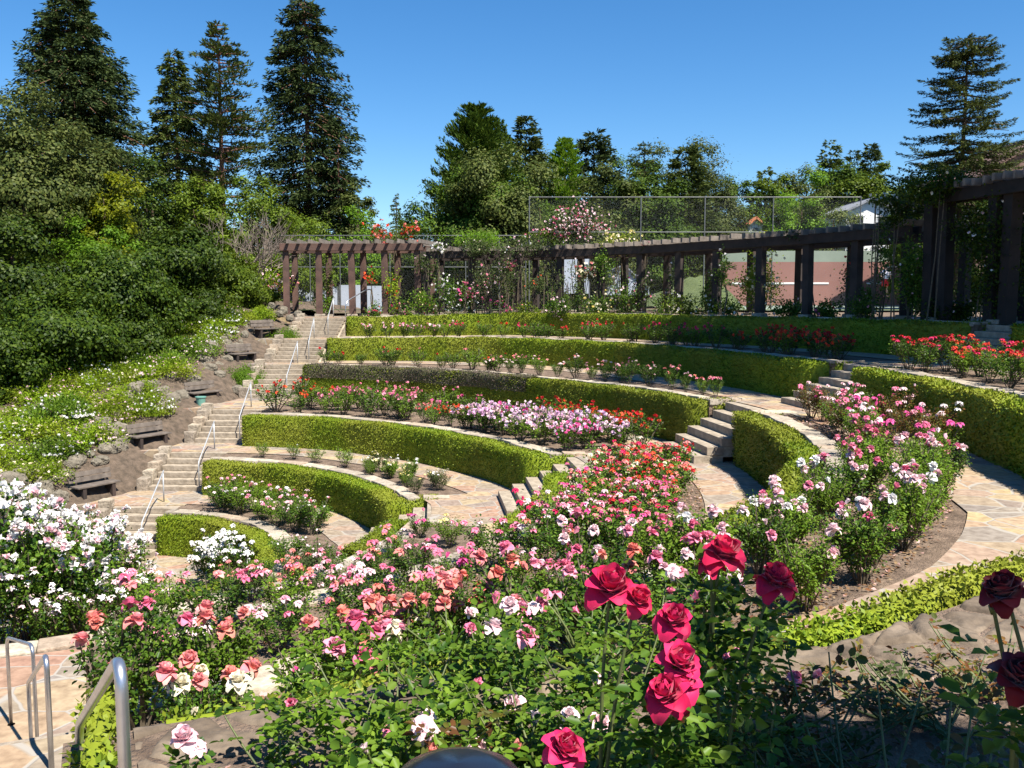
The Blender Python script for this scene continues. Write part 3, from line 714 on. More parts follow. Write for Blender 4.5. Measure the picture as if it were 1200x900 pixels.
def bed(desc, k, t0, t1, rf, spacing, colf, lod='far', h=(.5, .7), wd=(1, 1.2), nb=(6, 12), size=.09, leaf=None, kind='open', cluster=1, jit=.15, word='rose bush', z=None, skip=None, leaf_w=None):
    """bushes along an arc; rf: list of radial offsets from hedge k"""
    items = []
    for ri, ro in enumerate(rf):
        t = t0 + (0 if ri % 2 == 0 else .5 * spacing / 15 * 57)
        while t < t1:
            r = (float(rk(k, t)) if k else 0) + ro + random.uniform(-jit, jit); tt = t + random.uniform(-jit, jit) / max(r, 1) * 57 * .6
            if k < 1 or abs(R(tt - MA[k])) * r > MW[k] + .5:
                if tt < thmax(r) - math.degrees(.5 / r) and not (skip and skip(tt, r)): items.append((ri, tt, r))
            t += math.degrees(spacing / max(r, 1)) * random.uniform(.65, 1.35)
    rows = len(rf); cnt = {}
    rown = {1: [''], 2: ['inner row, ', 'outer row, '], 3: ['inner row, ', 'middle row, ', 'outer row, ']}[rows]
    items.sort(key=lambda q: (q[0], -q[1]))
    for ri, tt, r in items:
        cnt[ri] = cnt.get(ri, 0) + 1
        p = pol(r, tt); c = colf(tt, r); cw = {'crimson': 'crimson', 'palepink': 'pale pink'}.get(c[0] if not isinstance(c, str) else c, c[0] if not isinstance(c, str) else c)
        lf = leaf(tt) if callable(leaf) else (leaf or random.choice(['rose_leaf', 'rose_leaf', 'rose_leaf', 'rose_leaf_light']))
        n = random.randint(*nb)
        lab = f'{cw if n > 0 else "leafy"} {word}, {ordn(cnt[ri] - 1)} from left, {rown[ri]}{desc}'
        rose_bush(p[0], p[1], float(zk(k, tt)) if k else Z[0], lod, lab, c, size * random.uniform(.9, 1.1), random.uniform(*h), random.uniform(*wd), lf, n, kind, f'roses of the {desc}', cluster)

def pick(*a): return random.choice(a)
# highest bed (between the top two hedges), seen far
bed('highest bed at left', 5, 72, 88, [.85], .68, lambda t, r: ['pink', 'palepink'], 'far', (.52, .68), (1.2, 1.5), (8, 14), .12, jit=.3)
def red_c(t, r):
    return pick('red', 'scarlet', 'crimson') if t > 24 else 'red'
bed('highest bed in the middle', 5, 24, 71, [.9], .72, red_c, 'far', (.5, .82), (1.3, 1.7), (0, 9), .14, jit=.4)
bed('highest bed by middle stair', 5, 14, 24, [.65, 1.25], .85, lambda t, r: ['red', 'scarlet'], 'far', (.66, .82), (1.3, 1.5), (18, 26), .13)
bed('highest bed at right', 5, -22, 5, [.7, 1.4], .9, lambda t, r: pick(['red', 'crimson'], ['red', 'scarlet'], ['crimson', 'red']), 'mid', (.62, .9), (1.25, 1.5), (8, 18), .12)
# third highest level: low bushes with coral and pink
bed('second bed at far left', 4, 56, 86, [.8], .85, lambda t, r: pick(['coral', 'scarlet'], 'red', 'coral'), 'far', (.45, .85), (1.2, 1.5), (0, 4), .13, jit=.4)
bed('second bed, far side', 4, 17, 57, [.75], .72, lambda t, r: pick(['coral', 'pink'], ['pink', 'palepink'], ['coral', 'palepink']), 'mid', (.5, .8), (.9, 1.1), (4, 9), .12, kind='small')
# third highest level, right of the middle stair and round to the camera
def rgt(t, r):
    if t > -8: return pick(['palepink', 'pink'], ['magenta', 'crimson'], ['pink', 'magenta'], ['palepink', 'white'])
    if t > -24: return pick(['palepink', 'white'], ['palepink', 'pink'], ['magenta', 'pink'])
    return pick(['palepink', 'pink'], ['pink', 'palepink'], ['palepink', 'white'])
bed('second bed, right', 4, -20, 3, [.8, 1.7], .72, rgt, 'mid', (.65, .9), (.95, 1.15), (4, 9), .12, leaf=lambda t: random.choice(['rose_leaf_red', 'rose_leaf_red', 'rose_leaf_light', 'rose_leaf']))
bed('second bed, near right', 4, -47, -21, [.7, 1.5], .74, rgt, 'near', (.62, .85), (.95, 1.2), (4, 8), .115, kind='tea', leaf=lambda t: random.choice(['rose_leaf_light', 'rose_leaf']))
bed('second bed below camera', 4, -64, -47, [.55, 1.2], .66, lambda t, r: pick(['coral', 'pink'], 'coral', ['coral', 'orange', 'palepink'], ['coral', 'coral', 'cream']) if t < -54 else pick(['pink', 'palepink'], ['palepink', 'pink', 'coral']), 'near', (.58, .85), (1, 1.15), (5, 12), .11, kind='tea')
# third lowest bed
def l3(t, r):
    if t > 76: return ['scarlet', 'orange']
    if t > 55: return pick(['coral', 'pink'], ['pink'], ['coral', 'palepink'])
    if t > 48: return pick(['magenta', 'pink'], 'coral')
    return pick(['pink', 'palepink'])
bed('third bed, far side', 3, 50, 87, [.8, 1.7, 2.6], 1.0, l3, 'far', (.6, .98), (1.2, 1.5), (3, 12), .14, jit=.3)
bed('third bed, orange patch', 3, 42, 49, [.7], .62, lambda t, r: ['scarlet', 'orange'], 'far', (.55, .7), (1, 1.2), (9, 14), .11)
bed('third bed, lilac patch', 3, 15, 42, [.65, 1.3, 1.95], .88, lambda t, r: ['lilac', 'lilac', 'palepink'] if random.random() < .8 else ['lilac', 'magenta'], 'far', (.66, .86), (1.35, 1.6), (32, 46), .135, jit=.15)
bed('third bed, red patch', 3, 15, 36, [2.75], .75, lambda t, r: ['red', 'scarlet'], 'far', (.75, .95), (1.2, 1.4), (14, 24), .13, jit=.15)
def l3n(t, r):
    if t > -20: return pick(['scarlet', 'coral', 'crimson'], ['crimson', 'coral', 'cream'], ['coral', 'orange', 'red'])
    return pick(['pink', 'palepink', 'crimson'], ['crimson', 'pink', 'red'], ['pink', 'coral', 'magenta'])
bed('third bed right of stair', 3, -31, -3, [.95, 1.5, 2.0], .74, l3n, 'mid', (.78, 1.0), (1.25, 1.45), (20, 32), .105, jit=.15)
bed('third bed, near side', 3, -62, -34, [.6, 1.5], .72, lambda t, r: pick(['pink', 'palepink'], ['pink', 'coral'], ['palepink', 'pink'], ['pink', 'magenta'], ['pink', 'coral']), 'mid', (.52, .8), (1.1, 1.35), (6, 15), .125, jit=.3)
# second lowest bed
bed('fourth bed, far side', 2, 36, 86, [.75], .95, lambda t, r: 'white', 'far', (.38, .55), (1, 1.3), (0, 1), .10, leaf='rose_leaf_light')
bed('fourth bed by middle stair', 2, 15, 44, [.55, 1.0], .62, lambda t, r: pick(['yellow', 'cream'], ['cream', 'white'], ['yellow']), 'mid', (.42, .6), (1, 1.2), (3, 7), .075, leaf=lambda t: random.choice(['dull_leaf', 'rose_leaf_light']), kind='small')
bed('fourth bed, near side', 2, -48, -12, [.6, 1.2], 1.05, lambda t, r: pick(['yellow', 'pink'], ['yellow', 'cream'], ['pink', 'magenta']) if t > -22 else ['pink', 'palepink', 'coral'], 'mid', (.45, .62), (1.2, 1.4), (5, 10), .105, leaf=lambda t: random.choice(['dull_leaf', 'rose_leaf', 'rose_leaf_light']), jit=.15)
# lowest bed
bed('lowest bed, far side', 1, 30, 86, [.6, 1.1], .74, lambda t, r: pick(['palepink', 'white'], ['palepink', 'pink']), 'mid', (.65, .9), (1.25, 1.45), (5, 10), .10, leaf=lambda t: random.choice(['rose_leaf_light', 'rose_leaf_light', 'rose_leaf']))
bed('lowest bed by middle stair', 1, -14, 26, [.45, 1.0], .6, lambda t, r: ['palepink', 'white'], 'mid', (.75, 1.0), (1.0, 1.15), (12, 22), .055, kind='small')
bed('lowest bed, near side', 1, -62, -16, [.6, 1.2], 1.05, lambda t, r: pick(['coral', 'pink'], ['pink', 'palepink']), 'mid', (.5, .7), (1.2, 1.4), (4, 8), .105, jit=.2)
# white floribunda masses by the centre
for i, (px, py, z, h, wd) in enumerate([(245, 690, Z[0], 1.1, 1.0), (272, 692, Z[0], 1.2, 1.0), (258, 678, Z[0], 1.15, 1.0)]):
    p = at(px, py, z); rose_bush(p[0], p[1], z, 'mid', f'white rose bush inside the lowest hedge, {ordn(i)} of three in a clump', 'white', .12, h, wd, 'rose_leaf', 34, 'open', 'white clump in the centre', 2)
wb = [(35, 750, 2, 1.9), (88, 750, 2, 1.75), (-20, 745, 2, 2.0), (60, 712, 1, 2.0), (10, 705, 1, 2.1), (112, 705, 1, 1.7), (150, 700, 1, 1.35), (-15, 668, 0, 2.0), (120, 674, 0, 1.7)]
for i, (px, py, k, h) in enumerate(wb):
    p = at(px, py, Z[k]); rose_bush(p[0], p[1], Z[k], 'near' if i < 3 else 'mid', f'tall white rose bush at the left edge, {ordn(i)} counting from the nearest', ['white', 'white', 'white', 'white', 'palepink'], .125, h, .85, random.choice(['rose_leaf', 'rose_leaf_light']), 26, 'small', 'tall white rose bushes at the left', 7)

for i, (px, py, k, h) in enumerate([(10, 765, 2, 1.2), (60, 770, 2, 1.0), (110, 765, 2, 1.1), (150, 745, 2, 1.1), (-20, 720, 1, 1.3), (35, 720, 1, 1.2), (165, 715, 1, .9)]):
    p = at(px, py, Z[k]); rose_bush(p[0], p[1], Z[k], 'mid', f'lower white rose bush at the foot of the tall ones, {ordn(i)} of seven', ['white', 'palepink'], .10, h, 1.0, 'rose_leaf', 12, 'small', 'low white rose bushes at the left', 3)

# slope shrubs left of the long stair: small white blossoms on bright green
def shrub_mesh(rx, ry, rz, n, L, seed, mat, clumps=26, six=False):
    rs = np.random.default_rng(seed); c = rs.normal(size=(clumps, 3)); c = c / np.linalg.norm(c, axis=1)[:, None]; c[:, 2] = np.abs(c[:, 2]); c = c * [rx, ry, rz] * rs.uniform(.55, 1, (clumps, 1))
    i = rs.integers(0, clumps, n); dv = rs.normal(size=(n, 3)); P = c[i] + dv * np.array([rx, ry, rz]) * .17; P[:, 2] = np.maximum(P[:, 2], .02)
    A = unit(dv * .6 + rs.normal(size=(n, 3)) * .6 + [0, 0, .25]); v, f = leaves(P, A, unit(rs.normal(size=(n, 3)) * .7 + [0, 0, 1]), rs.uniform(.7, 1.3, n) * L, L * .6, six)
    return npmesh('foliage', v, f, mat), c
SH = [shrub_mesh(.95, .85, .62, 3400, .08, s, M['slope_leaf']) for s in range(5)]
SHL = [shrub_mesh(.95, .85, .62, 3400, .08, s + 9, M['rose_leaf_light']) for s in range(2)]
stemm = MB()
for a in range(7): stemm.tube([(0, 0, 0), (.25 * math.cos(a * .9), .25 * math.sin(a * .9), .3), (.6 * math.cos(a * .9), .6 * math.sin(a * .9), .5)], [.02, .015, .008], 5, False)
stemm = stemm.mesh('stem', M['cane'])
BLM = []
for s, (me, c) in enumerate(SH):
    v_s = c[rng.integers(0, len(c), 110)] * 1.08 + rng.normal(size=(110, 3)) * .13; v_s[:, 2] = np.maximum(v_s[:, 2], .2)
    v, f = blossom_cloud(v_s, .10, 'cream'); BLM.append([npmesh('blossoms', v, f, M['p_' + cc]) for cc in ('white', 'cream', 'palepink')])
near_b = lambda y: any(a - 1.0 < y < b + .8 for a, b in ((24.0, 25.6), (27.4, 28.7), (31.2, 32.8), (35.3, 36.1), (38, 38.8)))
n = 0; rowi = 0; y = 21.0
while y < 41:
    x = xl(y) - (2.6 if near_b(y) else 1.75) + random.uniform(-.2, .2); j = 0
    while x > xl(y) - (8.6 if y < 32 else 6.5) and abs(x) / y < .66:
        i = random.randrange(5); yy = y + random.uniform(-.3, .3); z = zslope(x, yy)
        root = empty('flowering_shrub', (x, yy, z - .05), random.uniform(0, 6.28)); s = random.uniform(.8, 1.15); root.scale = (s, s, s * random.uniform(.8, 1.15))
        tag(root, f'sprawling shrub on the left slope, row {ordn(rowi)} from the bottom, {ordn(j)} from the stair', 'shrub', 'flowering shrubs on the left slope')
        link('foliage', SH[i][0] if random.random() > .25 else SHL[i % 2][0], None, root); link('stem', stemm, None, root)
        if random.random() < .93: link('blossoms', random.choice(BLM[i]) if y > 26 or random.random() > .3 else BLM[i][0], None, root)
        x -= random.uniform(1.15, 1.5); j += 1; n += 1
    y += 1.25; rowi += 1
# pink blossoms speck among the dark bushes
# ------------------------------------------------------------------ rocks along the stair
def rock_mesh(seed, mat):
    b = bmesh.new(); bmesh.ops.create_icosphere(b, subdivisions=3, radius=.5); rs = random.Random(seed); off = Vector([rs.uniform(0, 50) for _ in range(3)])
    from mathutils import noise as mn
    for v in b.verts:
        p = v.co.normalized(); k = 1 + .4 * mn.noise(p * 1.6 + off) + .2 * abs(mn.noise(p * 3.4 + off)) + .08 * mn.noise(p * 9 + off)
        q = p * .5 * k; m = max(abs(q.x), abs(q.y), abs(q.z)); v.co = q * .6 + q * (.42 / max(m, .3)) * .4 if m > 0 else q
    me = bpy.data.meshes.new('rock'); b.to_mesh(me); b.free(); me.materials.append(mat); return me
RK_ = [rock_mesh(s, M['rock']) for s in range(6)]
def near_bench(y): return any(a - 1.1 < y < b + .9 for a, b in ((24.0, 25.6), (27.4, 28.7), (31.2, 32.8), (35.3, 36.1), (38, 38.8)))
y = 22.4; n = 0
while y < 40.8:
    for t in range(3):
        nb_ = near_bench(y); off = (.5 if not nb_ else 1.55) + t * .55 + random.uniform(-.12, .12); s = random.uniform(.6, 1.0) * (.45 if y > 36.5 else .72)
        x = xl(y) - off; z = float(zstair(y)) + (.12 + .2 * t) + (0 if not nb_ else .1)
        o = link('rock', random.choice(RK_), None, None, (x, y + random.uniform(-.15, .15), z), random.uniform(0, 6)); o.scale = (s * .8, s, s * random.uniform(.8, 1.15))
        tag(o, f'grey boulder beside the long stair, {["front", "middle", "back"][t]} row, {ordn(n)} going up', 'rock', 'boulders beside the long stair')
    y += random.uniform(.42, .6); n += 1
for i in range(90):
    y = random.uniform(22.5, 40); x = xl(y) - random.uniform(.4, 3.0); k_ = random.uniform(.22, .48)
    if near_bench(y) and x > xl(y) - 1.5: continue
    o = link('rock', random.choice(RK_), None, None, (x, y, max(float(zstair(y)), zslope(x, y)) + .02), random.uniform(0, 6)); o.scale = (k_, k_ * 1.2, k_ * .8)
    tag(o, 'small grey stone lying on the bank beside the long stair', 'rock', 'small stones on the bank')
# benches on the landings
def bench(x, y, z, rz, label):
    root = empty('park_bench', (x, y, z), rz); root.scale = (.88, .88, .88); tag(root, label, 'bench', 'benches on the stair landings')
    for i in range(3): MB().box((0, -.14 + i * .16, .45), (1.45, .145, .05)).build('seat_plank', M['bench'], root, bevel=.008)
    for i in range(2): MB().box((0, .30 + i * .04, .62 + i * .17), (1.45, .045, .15), Matrix.Rotation(R(-14), 3, 'X')).build('back_plank', M['bench'], root, bevel=.008)
    for s in (-1, 1):
        MB().box((s * .5, .02, .21), (.12, .42, .42)).build('leg', M['wood'], root, bevel=.01)
        MB().box((s * .5, .30, .60), (.06, .05, .44), Matrix.Rotation(R(-14), 3, 'X')).build('back_support', M['wood'], root, bevel=.006)
    return root
BP = [(24.75, 1, 'lowest'), (27.95, 2, 'second lowest'), (32.0, 3, 'middle'), (35.7, 4, 'second highest'), (38.3, 5, 'highest')]
for y, k, nm in BP:
    bench(xl(y) - .95, y, ZS[k] + .02, R(58), f'weathered plank bench on the {nm} landing left of the long stair')
mb = MB(); c = (xl(31.1) - .72, 31.1, ZS[3] + .02)
mb.tube([(0, 0, 0), (0, 0, .3)], [.13, .17], 16); mb.tube([(0, 0, .3), (0, 0, .33)], [.19, .19], 16)
o = mb.build('bucket', M['binmat'], smooth=False); o.location = c; tag(o, 'small pale green bucket under the end of the middle bench', 'bucket')

# mounded shrubs by the upper benches
MND = [shrub_mesh(.75, .7, .6, 6000, .05, s + 40, M['bright'], 60) for s in range(2)]
def core(rx, ry, rz, mat):
    b = bmesh.new(); bmesh.ops.create_icosphere(b, subdivisions=3, radius=1)
    for v in b.verts: v.co = Vector((v.co.x * rx, v.co.y * ry, max(0, v.co.z) * rz))
    me = bpy.data.meshes.new('core'); b.to_mesh(me); b.free(); me.materials.append(mat); return me
for i, (px, py, Y, s, lb) in enumerate([(334, 402, 38.6, 1.0, 'rounded bright green shrub beside the highest bench'), (288, 448, 34.6, 1.05, 'rounded bright green shrub below the second highest bench')]):
    p = atY(px, py, Y); root = empty('mounded_shrub', (p[0], p[1], p[2] - .1)); root.scale = (s, s, s * 1.1); tag(root, lb, 'shrub')
    link('foliage', MND[i][0], None, root); link('branch', core(.6, .55, .5, M['cypress']), None, root)

# ------------------------------------------------------------------ trees
def tree_core(base, top, rad, n=8, bend=.3, seed=0):
    rs = random.Random(seed); pts = []; 
    for i in range(n + 1): t = i / n; pts.append((rs.uniform(-bend, bend) * t * .5 if 0 < i < n else 0, rs.uniform(-bend, bend) * t * .5 if 0 < i < n else 0, base + (top - base) * t))
    return pts, [rad * (1 - .85 * i / n) for i in range(n + 1)]
def broadleaf(name, label, cat, X, Y, zb, ztop, W, mat, nleaf=9000, leaf=.28, clumps=70, lobes=6, low=.15, seed=0, group=None, depth=None, bark='bark', squash=1.0):
    rs = np.random.default_rng(seed); H = ztop - zb; root = empty(name, (X, Y, zb)); tag(root, label, cat, group)
    lb = []; cz0 = H * low
    for i in range(lobes):
        a = rs.uniform(0, 6.28); q = rs.uniform(0, .55); hh = cz0 + (H - cz0) * rs.uniform(.2, .72)
        lb.append((math.cos(a) * W * .5 * q, math.sin(a) * (depth or W) * .5 * q, hh, W * rs.uniform(.22, .34), (H - cz0) * rs.uniform(.2, .3)))
    lb.append((0, 0, H - (H - cz0) * .30, W * .27, (H - cz0) * .30)); lb.append((0, 0, cz0 + (H - cz0) * .35, W * .42, (H - cz0) * .36))
    cl = []
    for i in range(clumps):
        l = lb[rs.integers(0, len(lb))]; dv = rs.normal(size=3); dv /= np.linalg.norm(dv); rr = rs.uniform(.75, 1.05)
        cl.append((l[0] + dv[0] * l[3] * rr, l[1] + dv[1] * l[3] * rr, max(l[2] + dv[2] * l[4] * rr, H * low * .5)))
    nleaf = int(nleaf * 1.9); leaf = leaf * .78; cl = np.array(cl); i = rs.integers(0, clumps, nleaf); dv = rs.normal(size=(nleaf, 3)); sg = W * .058 * (rs.uniform(.6, 1.3, clumps)[i])[:, None]
    P = cl[i] + dv * sg * [1, 1, .7]; cen = np.array([0, 0, cz0 + (H - cz0) * .4])
    Nn = unit(dv * .7 + unit(P - cen) + [0, 0, .5] + rs.normal(size=(nleaf, 3)) * .5); A = unit(np.cross(Nn, rs.normal(size=(nleaf, 3))))
    P[:, 2] = np.minimum(P[:, 2], H * 1.04)
    v, f = leaves(P, A, Nn, rs.uniform(.6, 1.3, nleaf) * leaf, rs.uniform(.45, .8, nleaf) * leaf)
    link('crown', npmesh('crown', v, f, mat), None, root)
    mb = MB(); pts, rd = tree_core(0, H * .7, W * .028 + .06, 6, W * .04, seed); mb.tube(pts, rd, 8)
    for j in range(min(10, lobes + 3)):
        l = lb[j % len(lb)]; st = pts[2 + j % 4]; mb.tube([st, ((st[0] + l[0]) / 2, (st[1] + l[1]) / 2, (st[2] + l[2]) / 2 - .2), (l[0], l[1], l[2])], [rd[2] * .6, rd[2] * .4, rd[2] * .15], 5, False)
    mb.build('trunk', M[bark], root); return root
def conifer(name, label, cat, X, Y, zb, ztop, W, mat, style='redwood', seed=0, bark='bark_red', nb=None, leaf=.5, group=None, c0=.12, pw=.8, width_=.30, lean=0):
    rs = np.random.default_rng(seed); H = ztop - zb; root = empty(name, (X, Y, zb)); tag(root, label, cat, group)
    nb = nb or int(H * 9); P = []; A = []; Nn = []; Ls = []; br = MB()
    for b in range(nb):
        t = rs.uniform(0, 1) ** .85 if style != 'cedar' else (rs.integers(0, int(H * .95)) + rs.uniform(-.42, .42)) / (H * .95)
        t = min(max(t, 0), .995); z = H * (c0 + (1 - c0) * t); a = rs.uniform(0, 6.28)
        if style == 'column': env = (1 - t) ** .55 * min(1, .45 + t * 2.2)
        else: env = (1 - t) ** pw
        L = W * .5 * env * rs.uniform(.55, 1.12) + .25
        if style == 'sparse': L = W * .5 * (.35 + .65 * math.sin(math.pi * min(1, t * .9 + .15))) * rs.uniform(.5, 1.1) * (1 if t < .9 else .5)
        up = {'redwood': -.18, 'cedar': -.05, 'sparse': .12, 'column': .55, 'fir': .1}[style]; leaf_ = leaf * .62; ns = max(10, int(L * {'cedar': 46, 'sparse': 34, 'column': 34}.get(style, 34) / (leaf_ / .4)))
        s = rs.uniform(.12, 1, ns) ** .75; drp = {'redwood': .22, 'cedar': .10}.get(style, .05)
        dirv = np.array([math.cos(a), math.sin(a), 0]); sd = np.array([-math.sin(a), math.cos(a), 0])
        sw = rs.uniform(-1, 1, ns) * width_ * L * (1.05 - s) * 1.1
        zz = z + up * L * s - drp * L * s * s + (.18 * L * s ** 4 if style in ('redwood', 'cedar') else 0) + rs.normal(size=ns) * .05 * (L if style != 'cedar' else .6) * .8
        pt = dirv[None] * (L * s)[:, None] + sd[None] * sw[:, None]; pt[:, 2] = zz; P.append(pt)
        ax = dirv[None] * .7 + sd[None] * (np.sign(sw) * .55)[:, None] + rs.normal(size=(ns, 3)) * .3 + np.array([0, 0, {'column': .9, 'cedar': -.05, 'redwood': -.25, 'sparse': .45, 'fir': 0}[style]]); A.append(ax)
        Nn.append(rs.normal(size=(ns, 3)) * {'cedar': .35}.get(style, .8) + [0, 0, 1]); Ls.append(rs.uniform(.6, 1.25, ns) * leaf_)
        if style in ('sparse', 'cedar', 'redwood') and b % (1 if style == 'sparse' else 2) == 0:
            br.tube([(0, 0, z), tuple(dirv * L * .5 + [0, 0, z + up * L * .5 - drp * L * .2]), tuple(dirv * L * .9 + [0, 0, z + up * L * .9 - drp * L * .75])], [.03 + .012 * L, .03, .015], 4, False)
    P = np.concatenate(P); v, f = leaves(P, np.concatenate(A), unit(np.concatenate(Nn)), np.concatenate(Ls), np.concatenate(Ls) * .30)
    link('crown', npmesh('crown', v, f, mat), None, root)
    mb = MB(); pts, rd = tree_core(0, H * (.9 if style in ('cedar', 'fir') else .96), .012 * H + .06, 8, .15, seed); mb.tube(pts, rd, 8); mb.build('trunk', M[bark], root)
    if br.v: br.build('branch', M[bark], root)
    return root
def gx(px, Y): return (px - 600) / F * Y
def gz(py, Y): return atY(600, py, Y)[2]
def BLt(label, px, top, w, Y, mat, zb=-1.0, **k): return broadleaf(k.pop('name', 'tree'), label, k.pop('cat', 'tree'), gx(px, Y), Y, zb, gz(top, Y), w / F * Y, M[mat], **k)
def CNt(label, px, top, w, Y, mat, zb=-1.0, **k): return conifer(k.pop('name', 'conifer'), label, k.pop('cat', 'conifer'), gx(px, Y), Y, zb, gz(top, Y), w / F * Y, M[mat], **k)
# big conifers of the left skyline
CNt('huge dark redwood with ragged crown at the top left', 98, -30, 260, 66, 'redwood', name='redwood_tree', cat='redwood', seed=3, nb=620, leaf=.62, pw=.75, zb=-3, c0=.3)
CNt('tall redwood just entering the left edge of the picture', -28, 55, 110, 60, 'redwood', name='redwood_tree', cat='redwood', seed=4, nb=240, leaf=.6, zb=-3)
CNt('dark conifer left of the sparse pine', 215, 58, 130, 62, 'pine', name='conifer', seed=5, nb=380, leaf=.55, pw=.7, zb=-3, c0=.25, bark='bark')
CNt('sparse pine with bare reddish trunk against the sky', 266, 28, 125, 60, 'pine', name='pine_tree', cat='pine', style='sparse', seed=6, nb=170, leaf=.5, zb=-3, c0=.38)
CNt('tall dense redwood right of the sparse pine', 365, -3, 155, 66, 'redwood', name='redwood_tree', cat='redwood', seed=8, nb=520, leaf=.55, style='redwood', pw=.42, zb=-3, c0=.18)
CNt('low spreading conifer at the foot of the tall redwood', 400, 165, 110, 64, 'redwood', name='conifer', cat='conifer', seed=9, nb=150, leaf=.55, pw=.6, zb=-3)
CNt('tiny distant conifer in the gap of the skyline', 466, 226, 26, 120, 'pine', name='conifer', seed=10, nb=100, leaf=.6, pw=.7)
# left broadleaf masses
L_ = [('tall olive green oak filling the left edge', 40, 85, 170, 40, 'oak', 16000, .22, 110), ('dull oak crown reaching in front of the big redwood', 95, 150, 150, 42, 'oak', 12000, .22, 90),
      ('yellow green tree behind the dull oak', 128, 185, 95, 41, 'yellow', 6000, .2, 50), ('bright bush below the yellow green tree', 115, 250, 110, 38, 'bright', 7000, .18, 60),
      ('dark evergreen dome below the first conifer', 185, 172, 130, 48, 'dark', 9000, .22, 70), ('round mid green tree before the sparse pine', 300, 182, 110, 50, 'mid', 10000, .2, 70),
      ('mid green tree below the sparse pine', 240, 200, 90, 49, 'mid', 7000, .2, 60),
      ('rounded oak right of the tall redwood', 422, 205, 62, 62, 'oak', 6000, .25, 50), ('bright green tree behind the left pergola', 360, 240, 100, 56, 'mid', 8000, .2, 60),
      ('yellowish green tree behind the left pergola', 415, 243, 90, 58, 'bright', 7000, .2, 60), ('dark leafy tree behind the end of the left pergola', 330, 265, 80, 52, 'mid', 6000, .2, 50),
      ('green tree under the tiny distant conifer', 468, 252, 80, 75, 'mid', 6000, .25, 50), ('soft green tree filling the gap behind the pergola', 500, 268, 90, 72, 'oak', 6000, .25, 50),
      ('dense dark tree at the lower left edge', 20, 255, 190, 35, 'dark', 15000, .2, 110), ('dense dark bush mass beside the bright bush', 130, 290, 170, 36, 'dark', 14000, .19, 110),
      ('dark glossy bush left of the slope top', 215, 270, 140, 40, 'dark', 13000, .19, 100), ('green bush above the middle of the slope', 262, 295, 110, 42, 'mid', 10000, .17, 80),
      ('tall green bush beside the upper benches', 235, 330, 100, 38.5, 'dark', 9000, .15, 80), ('leafy green bush at the top of the slope', 300, 335, 60, 43, 'mid', 6000, .14, 50),
      ('dark bush hanging over the slope edge', 75, 340, 170, 32.5, 'dark', 14000, .17, 110), ('dark bush at the bottom left over the slope', -10, 370, 150, 30, 'dark', 12000, .16, 90),
      ('small dark bush over the slope middle', 160, 360, 110, 34.5, 'dark', 9000, .16, 70)]
for i, (lb, px, top, w_, Y, mt, nl, lf, cl) in enumerate(L_):
    X = gx(px, Y); zb = zslope(X, Y) - .1 if Y < 45 else -1.2
    BLt(lb, px, top, w_, Y, mt, zb=zb, nleaf=nl, leaf=lf, clumps=cl, seed=20 + i, low=.02 if mt == 'dark' or top > 240 else .15, lobes=9 if nl > 11000 else 6)
# magenta flowers on a bush
o = empty('flowering_bush', (gx(181, 33.4), 33.4, gz(430, 33.4))); tag(o, 'small bush with magenta flowers before the dark bushes', 'bush')
me, c = shrub_mesh(.35, .35, 1.0, 500, .1, 77, M['mid'], 14); link('foliage', me, None, o); v, f = blossom_cloud(c[c[:, 2] > .4] + [0, 0, .1], .2, 'magenta'); link('blossoms', npmesh('blossoms', v, f, M['p_magenta']), None, o)
# leafless thicket
root = empty('bare_bush', (gx(275, 45), 45, -1.0)); tag(root, 'leafless brown bush among the green trees at left', 'bare bush'); mb = MB(); rs_ = random.Random(5)
def twig(p, d_, L, r, dep):
    q = p + d_ * L; mb.tube([p, (p + q) / 2 + Vector([rs_.uniform(-.1, .1) * L for _ in range(3)]), q], [r, r * .8, r * .6], 4, False)
    if dep > 0:
        for _ in range(3): twig(q, (d_ + Vector([rs_.uniform(-.7, .7), rs_.uniform(-.7, .7), rs_.uniform(-.35, .5)])).normalized(), L * rs_.uniform(.55, .85), r * .6, dep - 1)
for a in range(7): twig(Vector((rs_.uniform(-.8, .8), 0, 0)), Vector((rs_.uniform(-.8, .8), rs_.uniform(-.3, .3), 1)).normalized(), 1.8, .06, 4)
mb.build('branch', M['twig'], root)
